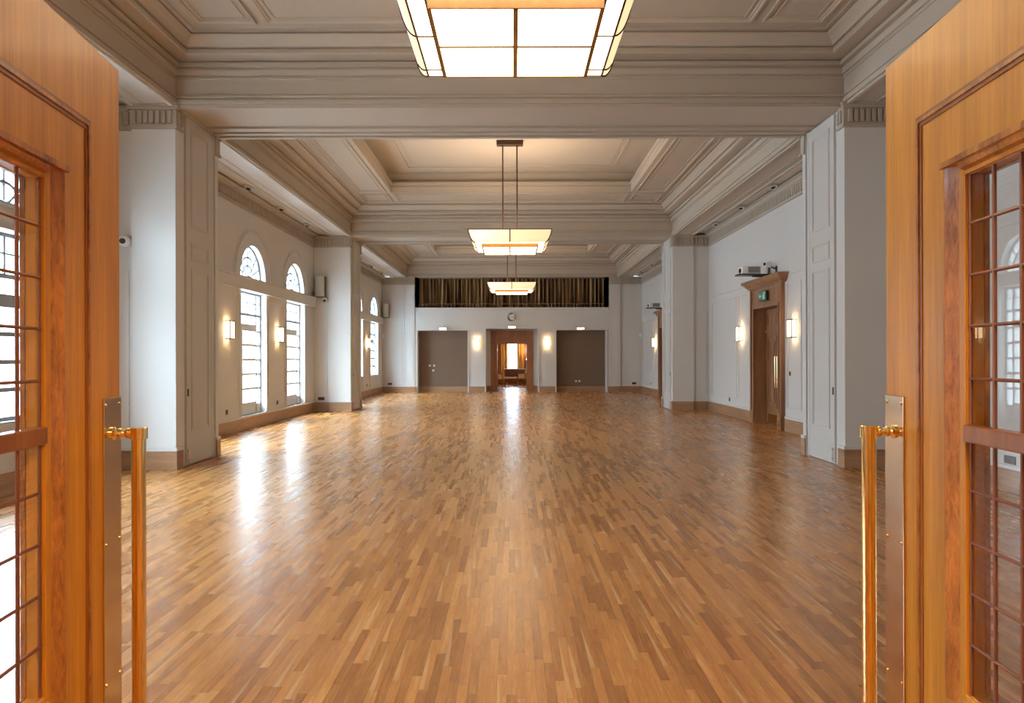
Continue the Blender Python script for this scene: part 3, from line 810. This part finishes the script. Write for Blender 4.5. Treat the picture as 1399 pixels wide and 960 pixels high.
def camdome():
    r = empty('security_camera')
    MB().lathe([(0,.06),(.02,.06),(.025,.045),(.05,.04)], (0,0,0), (0,-1,0), 24).build('mount', M_WHITE, r, smooth=True)
    MB().sphere((0,-.10,0), .075).build('camera_ball', M_WHITE, r, smooth=True)
    MB().cyl((.015,-.160,-.01), (.02,-.178,-.013), .036, 20).build('lens', M_BLACK, r)
    return r
cm = camdome(); cm.location = (-5.02, 18.77, 2.98); tag(cm, 'white ball security camera beside the loudspeaker on the second window side pillar', 'security camera', 'ball security cameras')
c2 = dup(cm); c2.location = (-4.98, 9.07, 2.96); tag(c2, 'white ball security camera half hidden behind the edge of the open door', 'security camera', 'ball security cameras')
sn = MB().box(-.05, .05, -.05, 0, 0, .13).build('motion_sensor', M_WHITE, bevel=.012); sn.location = (-5.26, 28.5, 2.26)
tag(sn, 'small white sensor in the far corner on the window side', 'sensor', 'small white motion sensors')
s3 = sn.copy(); COL.objects.link(s3); s3.location = (5.26, 28.5, 2.26); tag(s3, 'small white sensor in the far corner on the doorway side', 'sensor', 'small white motion sensors')

# ------------------------------------------------------------------ sockets and switches
def socket(n=1):
    r = empty('power_socket'); w = .043*n
    MB().box(-w, w, -.01, 0, -.043, .043).build('plate', M_BRONZ, r, bevel=.003)
    for k in range(n):
        cx = (k-(n-1)/2)*.08; h = MB()
        h.box(cx-.008, cx+.008, -.013, -.01, .012, .026).box(cx-.024, cx-.010, -.013, -.01, -.02, -.006).box(cx+.010, cx+.024, -.013, -.01, -.02, -.006)
        h.build('socket_holes', M_BLACK, r)
    return r
S1, S2 = socket(1), socket(2)
def put_sock(src, first, loc, rz, lab):
    o = src if first else dup(src)
    o.location = loc; o.rotation_euler = (0,0,rz); tag(o, lab, 'power socket', 'dark metal power sockets'); return o
put_sock(S1, 1, (-XW, 13.02, .43), PI/2, 'dark square socket under the wall lamp nearest the first pillar, window side')
put_sock(S1, 0, (-XW, 15.82, .43), PI/2, 'dark square socket under the wall lamp between the two arched windows')
put_sock(S1, 0, (-XW, 25.52, .43), PI/2, 'dark square socket low on the window wall of the farthest bay')
put_sock(S1, 0, (XW, 17.0, .40), -PI/2, 'dark square socket low on the wall past the oak doorway with the exit sign')
put_sock(S1, 0, (XW, 26.6, .43), -PI/2, 'dark square socket low on the doorway wall of the farthest bay')
put_sock(S2, 1, (-5.14, 18.77, .31+.03), 0, 'dark double socket low on the second pillar, below the security camera')
put_sock(S2, 0, (-5.0, 28.5, .36), 0, 'dark double socket low on the far wall by the window side corner')
put_sock(S2, 0, (5.0, 28.5, .36), 0, 'dark double socket low on the far wall by the doorway side corner')
put_sock(S2, 0, (XW, 7.41, .34), -PI/2, 'dark double socket seen through the glass of the open door on the doorway side')
w0 = MB().box(-.04, .04, -.012, 0, -.04, .04).build('power_socket', M_WHITE, bevel=.003)
w0.location = (-3.42, Y0+.45, 1.10); tag(w0, 'small white socket on the taupe panel, upper one nearer the windows', 'power socket', 'white sockets on the taupe panels')
for (x, z, lab) in ((-3.24, 1.10, 'small white socket on the taupe panel, upper one nearer the doorway'), (-3.28, .90, 'small white socket on the taupe panel, lowest of the cluster'), (2.66, .44, 'small white socket low on the other taupe panel, first of the pair'), (2.80, .44, 'small white socket low on the other taupe panel, second of the pair')):
    o = w0.copy(); COL.objects.link(o); o.location = (x, Y0+.45, z); tag(o, lab, 'power socket', 'white sockets on the taupe panels')
r = empty('light_switch', (XW, 13.28, 1.12), -PI/2); tag(r, 'small metal light switch on the wall beside the oak doorway with the exit sign', 'light switch')
MB().box(-.043, .043, -.008, 0, -.043, .043).build('plate', M_BRPL, r, bevel=.002); MB().box(-.01, .01, -.016, -.008, -.016, .016).build('rocker', M_DARK, r)
r = empty('floor_vent', (-5.05, 18.45, 0)); tag(r, 'dark metal grille set in the floor at the foot of the second pillar', 'floor vent')
g = MB().box(-.22, .22, -.07, -.055, 0, .006).box(-.22, .22, .055, .07, 0, .006).box(-.22, -.205, -.055, .055, 0, .006).box(.205, .22, -.055, .055, 0, .006)
g.build('frame', M_DARK, r); g = MB()
for k in range(12): g.box(-.195+k*.034, -.178+k*.034, -.055, .055, 0, .004)
g.build('slats', M_BLACK, r)

# ------------------------------------------------------------------ oak side doorways with projector
def side_door(idx, yc):
    r = empty('door_%d' % idx, (XW, yc, 0), -PI/2)    # local: x along wall (towards camera is +x -> world -y), y into wall
    # world = rot(-90): (lx,ly)->(ly,-lx): local +y -> world +x (into the wall), local +x -> world -y (to camera)
    f = MB()
    for s in (-1, 1):
        f.box(s*.692, s*.88, -.06, 0, 0, 2.90).box(s*.69, s*.74, -.075, -.06, 0, 2.46).box(s*.83, s*.89, -.08, -.055, 0, 2.895)
        f.box(s*.692, s*.715, 0.001, .30, 0, 2.47).box(s*.687, s*.893, -.085, 0, 0, .27)
    f.box(-.692, .692, -.058, 0, 2.47, 2.90).box(-.74, .74, -.075, -.05, 2.465, 2.52).box(-.69, .69, 0.001, .30, 2.472, 2.50)
    f.frame('y', -.06, -.80, .80, 2.56, 2.86, .02, .012, -1)
    f.build('door_frame', M_OAKS, r)
    c = MB()
    for s0, s1 in ((-1, 1),):
        pr = [(0,2.90),(-.09,2.90),(-.10,2.93),(-.13,2.95),(-.15,2.99),(-.20,3.02),(-.21,3.04),(-.21,3.075),(0,3.075)]
        rings = []
        for y, z in pr:
            e = .88 - y
            rings.append([c.bm.verts.new((-e, y, z)), c.bm.verts.new((e, y, z))])
        # front profile with end returns
        for a, b in zip(rings[:-1], rings[1:]): c.bm.faces.new((a[0], a[1], b[1], b[0]))
        for k in (0, 1):
            ws = [c.bm.verts.new(((-1 if k == 0 else 1)*(.88-y), 0, z)) for y, z in pr]
            for i in range(len(pr)-1):
                if pr[i][0] == 0 and pr[i+1][0] == 0: continue
                c.bm.faces.new((rings[i][k], rings[i+1][k], ws[i+1], ws[i]))
        bmesh.ops.remove_doubles(c.bm, verts=c.bm.verts, dist=1e-5)
    c.build('cornice', M_OAKS, r)
    l = MB().box(-.69, .69, .22, .27, .01, 2.46)
    for s in (-1, 1):
        lo, hi = sorted((s*.08, s*.62))
        l.frame('y', .22, lo, hi, .35, 1.88, .045, .02, -1); l.frame('y', .22, lo+.11, hi-.11, .46, 1.77, .03, .014, -1)
        l.box(lo+.17, hi-.17, .205, .22, .53, 1.70)
        l.frame('y', .22, lo, hi, 2.08, 2.38, .03, .016, -1); l.box(lo+.07, hi-.07, .208, .22, 2.14, 2.32)
    l.box(-.69, .69, .19, .22, 1.95, 2.02).box(-.006, .006, .20, .22, .01, 1.95)
    lf = l.build('door_leaf', M_OAKS, r)
    MB().box(.03, .60, .212, .22, .03, .22).box(-.60, -.03, .212, .22, .03, .22).build('kick_plate', M_BRASS, lf)
    h = MB()
    for s in (-1, 1): h.cyl((s*.06, .16, .80), (s*.06, .16, 1.45), .012, 12).cyl((s*.06, .16, .85), (s*.06, .22, .85), .009, 10).cyl((s*.06, .16, 1.40), (s*.06, .22, 1.40), .009, 10)
    h.build('pull_handle', M_BRASS, lf, smooth=True)
    MB().box(.755, .83, -.094, -.086, 0, .34).build('corner_guard', M_BRASS, r)
    return r
struct(side_door(6, 14.42), 'oak doorway with heavy cornice and exit sign in the middle bay', 'door')
struct(side_door(7, 24.12), 'oak doorway glimpsed behind the second pillar in the farthest bay', 'door')

def exit_sign():
    r = empty('exit_sign', (XW-.06-.012, 14.42, 2.70), -PI/2)
    MB().box(-.20, .20, -.05, 0, -.105, .105).build('case', M_DARK, r, bevel=.004)
    MB().box(-.175, .175, -.054, -.05, -.085, .085).build('panel', M_GREEN, r)
    f = MB(); y0, y1 = -.058, -.054
    MB().prism([(.098,-.075),(.098,.075),(.165,.075),(.165,-.075),(.155,-.075),(.155,.065),(.108,.065),(.108,-.075)], 'y', y0, y1).build('doorway_symbol', M_SIGNW, r)
    def limb(a, b, t=.010):
        a, b = Vector(a), Vector(b); n = Vector((-(b-a).y, (b-a).x)).normalized()*t
        f.prism([tuple(a+n), tuple(b+n), tuple(b-n), tuple(a-n)], 'y', y0, y1)
    N = 12; f.prism([(.085+.014*math.cos(2*PI*k/N), .045+.014*math.sin(2*PI*k/N)) for k in range(N)], 'y', y0, y1)
    limb((.075,.028), (.060,-.015), .014); limb((.06,-.01), (.090,-.035)); limb((.09,-.035), (.080,-.068), .008)
    limb((.058,-.012), (.045,-.045)); limb((.045,-.045), (.018,-.05), .008)
    limb((.075,.025), (.105,.005), .007); limb((.072,.025), (.045,.012), .007); limb((.045,.012), (.040,-.012), .007)
    MB().prism([(-.165,0), (-.115,.045), (-.115,.012), (-.06,.012), (-.06,-.012), (-.115,-.012), (-.115,-.045)], 'y', y0, y1).build('arrow', M_SIGNW, r)
    f.build('running_figure', M_SIGNW, r)
    return r
tag(exit_sign(), 'green exit sign with running figure and arrow above the oak doorway', 'exit sign')

def projector():
    r = empty('projector')     # local: -x is out from the wall towards the room centre
    MB().box(-.40, 0, -.14, .14, .03, .19).build('projector_body', M_WHITE, r, bevel=.025)
    MB().box(-.402, -.39, -.09, .06, .06, .15).cyl((-.385, -.03, .11), (-.425, -.03, .11), .04, 20).build('lens', M_BLACK, r)
    v = MB()
    for k in range(9): v.box(-.26+k*.024, -.247+k*.024, -.146, -.139, .065, .165)
    v.box(-.27, -.035, -.1425, -.139, .055, .175)
    v.build('vent_grille', M_VENT, r)
    return r
def pshelf():
    r = empty('projector_shelf')
    MB().box(-.46, .20, -.16, .16, 0, .018).box(-.46, -.45, -.16, .16, 0, .03).build('shelf_board', M_BLACK, r)
    MB().box(.185, .20, -.05, .05, -.06, .28).box(-.15, .185, -.012, .012, -.03, 0).build('wall_bracket', M_DARK, r)
    return r
P0 = projector(); H0 = pshelf()
P0.location = (5.12, 14.35, 3.105); H0.location = (5.13, 14.35, 3.115)
P0.location = (5.12, 14.35, 3.106)
tag(P0, 'white projector on a black shelf above the oak doorway with the exit sign', 'projector', 'white projectors over the oak doorways')
tag(H0, 'black wall shelf holding a projector above the exit sign doorway', 'shelf', 'black projector shelves')
P1 = dup(P0); P1.location = (5.12, 24.05, 3.106); tag(P1, 'white projector glimpsed above the second oak doorway, farthest bay', 'projector', 'white projectors over the oak doorways')
H1 = dup(H0); H1.location = (5.13, 24.05, 3.115); tag(H1, 'black wall shelf holding the projector in the farthest bay', 'shelf', 'black projector shelves')
r = empty('camera_bracket', (5.27, 13.95, 3.20)); tag(r, 'small black and white camera on an arm beside the projector over the exit sign', 'camera')
MB().box(.045, .06, -.04, .04, -.06, .06).cyl((.05, 0, 0), (-.10, 0, .06), .014, 10).build('arm', M_DARK, r)
MB().box(-.17, -.06, -.035, .035, .03, .14).build('camera_body', M_WHITE, r, bevel=.01)
MB().cyl((-.165, 0, .10), (-.20, 0, .10), .028, 16).build('lens', M_BLACK, r, smooth=True)

# ------------------------------------------------------------------ entrance wall, lobby
m = MB()
m.box(-5.75, -1.18, .67, .95, 0, 4.8).box(1.20, 5.75, .67, .95, 0, 4.8).box(-1.18, 1.20, .67, .95, 2.44, 4.8)
struct(m.build('wall_entrance', M_WALL), 'wall around the open entrance doors', 'wall')
m = MB(); m.box(-2.7, -2.6, -3.2, .67, 0, 3.0).box(2.6, 2.7, -3.2, .67, 0, 3.0).box(-2.7, 2.7, -3.3, -3.2, 0, 3.0)
struct(m.build('wall_lobby', M_STONE), 'warm lobby walls behind the viewer', 'wall')
struct(MB().box(-2.7, 2.7, -3.3, .67, 3.0, 3.1).build('ceiling', M_STONE), 'lobby ceiling behind the viewer', 'ceiling')
r = empty('lobby_ceiling_light', (.75, -.25, 3.0)); tag(r, 'round glowing ceiling lamp in the lobby behind the viewer', 'ceiling light')  # unseen lamp, set off-centre so its warm light favours the window-side door leaf
MB().lathe([(0,.36),(.05,.37),(.06,.35),(.0,.34)], (0,0,0), (0,0,-1), 32).build('metal_ring', M_BRASS, r, smooth=True)
MB().lathe([(.01,.34),(.07,.33),(.11,.26),(.13,.12),(.132,.01)], (0,0,0), (0,0,-1), 32).build('glass_dish', M_LOBL, r, smooth=True)

# ------------------------------------------------------------------ open entrance doors
def entrance_leaf(idx, hinge, free, s, label):
    h, f = Vector((*hinge, 0)), Vector((*free, 0)); d = f-h; W = d.length
    r = empty('door_%d' % idx, h, math.atan2(d.y, d.x)); struct(r, label, 'door')
    T = .05*s              # body goes to local +y*s, faces the doorway centre at y=0
    def B(m, e0, e1, y0, y1, z0, z1): m.box(W-e1, W-e0, y0*s, y1*s, z0, z1)
    g0, g1 = .459, .882     # glass, measured from the free edge
    zb, zt = .553, 1.928
    Z0, Z1 = .012, 2.40
    m = MB(); R4 = []
    for yy in (0, T):
        R4.append([m.bm.verts.new((x, yy, z)) for x, z in ((0,Z0),(W,Z0),(W,Z1),(0,Z1))])
        R4.append([m.bm.verts.new((x, yy, z)) for x, z in ((W-g1-.002,zb-.002),(W-g0+.002,zb-.002),(W-g0+.002,zt+.002),(W-g1-.002,zt+.002))])
    for A_, B_ in ((R4[0],R4[1]),(R4[1],R4[3]),(R4[3],R4[2]),(R4[2],R4[0])):
        for k in range(4): m.bm.faces.new((A_[k], A_[(k+1)%4], B_[(k+1)%4], B_[k]))
    body = m.build('door_leaf', M_OAKD, r, bevel=.003)
    # inlaid bead band
    m = MB()
    a, b, z0, z1, w = .205, W-.205, .22, 2.165, .034
    def band(e0, e1, zz0, zz1): B(m, e0, e1, -.004, .002, zz0, zz1)
    band(a, b, z1-w, z1); band(a, b, z0, z0+w); band(a, a+w, z0+w, z1-w); band(b-w, b, z0+w, z1-w)
    m.build('panel_moulding', M_OAKI, r, bevel=.002)
    m = MB()
    a2, b2 = a+.012, b-.012
    for (e0, e1, q0, q1) in ((a2, b2, z1-.022, z1-.012), (a2, b2, z0+.012, z0+.022), (a2, a2+.010, z0+.022, z1-.022), (b2-.010, b2, z0+.022, z1-.022)):
        B(m, e0, e1, -.008, -.003, q0, q1)
    m.build('panel_bead', M_OAKM, r)
    # moulded frame round the glass: slopes in from a raised outer edge
    m = MB()
    def slope(kind):
        # cross-section (distance from outer edge of frame, height above face)
        W1, W2 = (.075, .075) if kind in ('v0', 'v1') else (.040, .04)
        return [(0, .0), (0, -.016), (.012, -.020), (.022, -.014), (W1*.72, .004), (W1, .010), (W1, .02), (0, .02)]
    ob, ib = (g0-.075, g0), (g1, g1+.075)
    for kind in ('v0', 'v1', 'h0', 'h1'):
        pr = slope(kind)
        if kind == 'v0': P = [(W-(ob[0]+t), y*s) for t, y in pr]; m.prism(P, 'z', zb-.04, zt+.04)
        if kind == 'v1': P = [(W-(ib[1]-t), y*s) for t, y in pr]; m.prism(P, 'z', zb-.04, zt+.04)
        if kind == 'h1': P = [(y*s, zt+.04-t) for t, y in pr]; m.prism(P, 'x', W-g1, W-g0)
        if kind == 'h0': P = [(y*s, zb-.04+t) for t, y in pr]; m.prism(P, 'x', W-g1, W-g0)
    B(m, ob[0]-.006, ib[1]+.006, -.026, .0, zt+.036, zt+.052)      # ledge on top
    B(m, g0-.03, g1+.03, .05, .062, zb-.03, zb); B(m, g0-.03, g1+.03, .05, .062, zt, zt+.03)
    B(m, g0-.03, g0, .05, .062, zb, zt); B(m, g1, g1+.03, .05, .062, zb, zt)
    m.build('window_moulding', M_OAKM, r)
    # glazing bars
    m = MB(); r0 = .0045
    yb = .012*s
    for dz in (.35, .213, .078, -.06, -.357, -.493, -.628, -.763):
        z = 1.45+dz; m.cyl((W-g1, yb, z), (W-g0, yb, z), r0, 8)
    for k in (1, 2, 3):
        e = g0+(g1-g0)*k/4; m.cyl((W-e, yb, zb), (W-e, yb, zt), r0*1.15, 8)
    m.cyl((W-g0-.004, yb, zb), (W-g0-.004, yb, zt), .004, 8)
    m.build('glazing_bars', M_BAR, r)
    m = MB(); B(m, g0-.004, g1+.004, -.006, .034, 1.245-.023, 1.245+.023); m.build('middle_rail', M_OAKI if s > 0 else M_OAKI, r, bevel=.004)
    m = MB(); B(m, g0, g1, .0135, .0165, zb, 1.222); B(m, g0, g1, .0135, .0165, 1.268, zt); m.build('pane', M_PANE, r)
    # brass pull
    m = MB(); B(m, .004, .128, -.006, 0, .12, 1.323)
    pl = m.build('push_plate', M_BRPL, r, bevel=.0015)
    sc_ = MB()
    for z in (1.30, .86, .42):
        for e in (.018, .114): sc_.cyl((W-e, -.006*s, z), (W-e, -.0085*s, z), .005, 10)
    sc_.build('screws', M_BRASS, pl)
    e, off, R_ = .070, .085, .0215
    hb = MB(); hb.cyl((W-e, -off*s, .26), (W-e, -off*s, 1.20), R_, 32); bar = hb.build('pull_bar', M_BRASS, r, smooth=True)
    for z in (1.208, .262):
        c = MB()
        c.lathe([(-.019,.0235),(-.018,.027),(.017,.027),(.019,.025)], (W-e, -off*s, z), (W-e, -off*s, z+1), 32)
        c.lathe([(0,.021),(.006,.021),(.010,.013),(.016,.011),(.020,.017),(.026,.018),(.032,.013),(.038,.011),(.044,.016),(.050,.017),(.056,.012),(off-.018,.012)], (W-e, -.006*s, z), (W-e, -1*s, z), 24)
        c.build('handle_bracket', M_BRASS, r, smooth=True)
    hg = MB()
    for z in (.25, 1.2, 2.15): hg.cyl((0, .0, z-.05), (0, .0, z+.05), .009, 12)
    hg.build('hinge', M_BRASS, r)
    return r
entrance_leaf(8, (-1.098, .97), (-1.27, 2.30), 1, 'open honey oak entrance door with leaded glass on the window side')
entrance_leaf(9, (1.162, .97), (1.265, 2.30), -1, 'open oak entrance door with leaded glass on the side opposite the windows')

# ------------------------------------------------------------------ sitting room beyond
m = MB()
m.box(-4.2, -.62, 29.95, 30.0, 0, 3.2) if 0 else None
m.box(-4.2, -.5, 37.0, 37.2, 0, 3.2).box(.5, 4.2, 37.0, 37.2, 0, 3.2).box(-.5, .5, 37.0, 37.2, 0, .80).box(-.5, .5, 37.0, 37.2, 2.5, 3.2)
m.box(-4.3, -4.2, 29.4, 37.2, 0, 3.2).box(4.2, 4.3, 29.4, 37.2, 0, 3.2)
m.box(-4.2, -1.12, 29.42, 29.5, 0, 2.7).box(1.12, 4.2, 29.42, 29.5, 0, 2.7)
struct(m.build('wall_sitting_room', M_REDW), 'dark wooden walls of the sitting room beyond the doorway', 'wall')
struct(MB().box(-4.3, 4.3, 29.5, 37.3, 3.2, 3.3).build('ceiling', M_CEIL), 'ceiling of the sitting room beyond the doorway', 'ceiling')
r = empty('window_%d' % wn, (0, 37.05, 0)); struct(r, 'bright window at the back of the sitting room beyond the doorway', 'window')
f = MB().box(-.5, -.45, -.03, .03, .8, 2.5).box(.45, .5, -.03, .03, .8, 2.5).box(-.45, .45, -.03, .03, .8, .85).box(-.45, .45, -.03, .03, 2.45, 2.5).box(-.015, .015, -.02, .02, .85, 2.45)
for z in (1.2, 1.6, 2.0): f.box(-.45, .45, -.02, .02, z-.01, z+.01)
f.build('window_frame', M_WINF, r); MB().box(-.45, .45, .0, .005, .85, 2.45).build('pane', M_PANE, r)
L = bpy.data.lights.new('daylight', 'AREA'); L.shape = 'RECTANGLE'; L.size = .96; L.size_y = 1.66; L.cycles.is_portal = True
lo = bpy.data.objects.new('daylight', L); COL.objects.link(lo); lo.location = (0, 37.25, 1.65); lo.rotation_euler = (-PI/2, 0, 0)
a = wavy('window_curtain', -.66, -.24, 36.78, .05, 2.6, .04, .14, M_GOLD, seedv=3); tag(a, 'gold curtain on the left of the sitting room window', 'curtain', 'gold curtains in the sitting room')
a = wavy('window_curtain', .26, .62, 36.78, .05, 2.6, .04, .14, M_GOLD, seedv=4); tag(a, 'gold curtain on the right of the sitting room window', 'curtain', 'gold curtains in the sitting room')
r = empty('sideboard', (.12, 36.3, 0)); tag(r, 'low red brown sideboard under the sitting room window', 'sideboard')
MB().box(-.52, .52, -.2, .2, .12, .80).build('cabinet', M_REDW, r); MB().box(-.56, .56, -.23, .23, .80, .84).build('top', M_CREAM, r)
MB().frame('y', -.2, -.48, -.02, .18, .74, .03, .012, -1).frame('y', -.2, .02, .48, .18, .74, .03, .012, -1).build('door_panel', M_OAKR, r)
for sx in (-1, 1):
    for sy in (-1, 1): MB().box(sx*.44, sx*.50, sy*.13, sy*.19, 0, .12).build('leg', M_REDW, r)
def armchair():
    r = empty('armchair')
    MB().box(-.24, .24, -.24, .24, .36, .45).build('seat', M_CREAM, r, bevel=.02)
    b = MB().prism([(.16,.45),(.26,.45),(.34,.86),(.25,.86)], 'x', -.25, .25).build('backrest', M_CREAM, r, bevel=.012)
    for s in (-1, 1):
        MB().box(s*.255, s*.28, -.18, .22, .38, .60).build('side_panel', M_CREAM, r, bevel=.004)
        MB().box(s*.25, s*.29, -.22, .26, .60, .64).build('armrest', M_OAKB, r, bevel=.01)
        for y in (-.20, .24):
            MB().box(s*.25, s*.285, y-.018, y+.018, 0, .60).build('leg', M_OAKB, r)
    return r
a = armchair(); a.location = (.62, 34.4, 0); a.rotation_euler = (0,0,-.9); tag(a, 'cream armchair on the right of the sitting room doorway view', 'armchair', 'cream armchairs in the sitting room')
b = dup(a); b.location = (-.78, 34.2, 0); b.rotation_euler = (0,0,1.2); tag(b, 'cream armchair half hidden by the door frame on the left', 'armchair', 'cream armchairs in the sitting room')
r = empty('footstool', (-.08, 34.6, 0)); tag(r, 'cream topped low bench between the two armchairs', 'bench')
MB().box(-.32, .32, -.2, .2, .36, .45).build('seat', M_CREAM, r, bevel=.02)
for sx in (-1, 1):
    for sy in (-1, 1): MB().box(sx*.26, sx*.30, sy*.14, sy*.18, 0, .36).build('leg', M_REDW, r)
r = empty('floor_lamp', (.92, 36.0, 0)); tag(r, 'floor lamp with glowing pink shade beside the sitting room window', 'lamp')
MB().cyl((0,0,0), (0,0,.025), .14, 20).build('base', M_BRASS, r, smooth=True); MB().cyl((0,0,.025), (0,0,1.45), .012, 10).build('pole', M_BRASS, r, smooth=True)
MB().cyl((0,0,1.30), (0,0,1.75), .20, 24, .13).build('lamp_shade', M_SHADE, r, smooth=True)

L = bpy.data.lights.new('lamp_bulb', 'POINT'); L.energy = 60; L.color = (1, .68, .40); L.shadow_soft_size = .05
lo = bpy.data.objects.new('lamp_bulb', L); COL.objects.link(lo); lo.location = (.92, 36.0, 1.78)
r = empty('sitting_room_ceiling_light', (0, 32.5, 3.2)); tag(r, 'glowing ceiling lamp of the sitting room above the armchairs', 'ceiling light')  # added lamp, hidden from view by the doorway head, brightens the dark chairs
MB().lathe([(0,.20),(.04,.21),(.05,.19),(.0,.18)], (0,0,0), (0,0,-1), 28).build('metal_ring', M_BRASS, r, smooth=True)
MB().lathe([(.01,.18),(.05,.17),(.08,.12),(.09,.01)], (0,0,0), (0,0,-1), 28).build('glass_dish', M_LOBL, r, smooth=True)
# ------------------------------------------------------------------ world, camera, look
w = bpy.data.worlds.new('sky'); sc.world = w; w.use_nodes = True
nt = w.node_tree; bg = nt.nodes['Background']; bg.inputs[0].default_value = (.61, .82, 1.0, 1)
tc = nt.nodes.new('ShaderNodeTexCoord'); sp_ = nt.nodes.new('ShaderNodeSeparateXYZ'); nt.links.new(tc.outputs['Generated'], sp_.inputs[0])
rp = nt.nodes.new('ShaderNodeValToRGB'); mr = nt.nodes.new('ShaderNodeMapRange'); mr.inputs['From Min'].default_value = -1; nt.links.new(sp_.outputs['Z'], mr.inputs['Value']); nt.links.new(mr.outputs[0], rp.inputs[0])
cr = rp.color_ramp; cr.elements[0].position = 0; cr.elements[0].color = (.25,.25,.25,1); cr.elements[1].position = 1; cr.elements[1].color = (1,1,1,1)
for p_, v_ in ((.42,.22),(.47,.14),(.51,.15),(.58,.19),(.66,.50),(.75,.95)):
    e_ = cr.elements.new(p_); e_.color = (v_, v_, v_, 1)
mm = nt.nodes.new('ShaderNodeMath'); mm.operation = 'MULTIPLY'; mm.inputs[1].default_value = 50.0
nt.links.new(rp.outputs[0], mm.inputs[0]); nt.links.new(mm.outputs[0], bg.inputs[1])

cam = bpy.data.cameras.new('camera'); co = bpy.data.objects.new('camera', cam); COL.objects.link(co)
cam.sensor_width = 36; cam.sensor_fit = 'HORIZONTAL'; cam.lens = 950/1399*36
cam.shift_x = -1/1399; cam.shift_y = 7.5/1399; cam.clip_start = .02; cam.clip_end = 200
co.location = (.03, 0, 1.45)
co.rotation_mode = 'QUATERNION'
co.rotation_quaternion = (Matrix.Rotation(PI/2, 4, 'X') @ Matrix.Rotation(math.radians(-.15), 4, 'Z')).to_quaternion()
sc.camera = co
sc.view_settings.view_transform = 'Standard'; sc.view_settings.look = 'None'
sc.view_settings.exposure = 0.78; sc.view_settings.gamma = 1.0; sc.view_settings.use_curve_mapping = False
sc.cycles.use_denoising = True
sc.cycles.max_bounces = 12; sc.cycles.diffuse_bounces = 6; sc.cycles.glossy_bounces = 5; sc.cycles.transparent_max_bounces = 16
sc.cycles.sample_clamp_indirect = 8.0
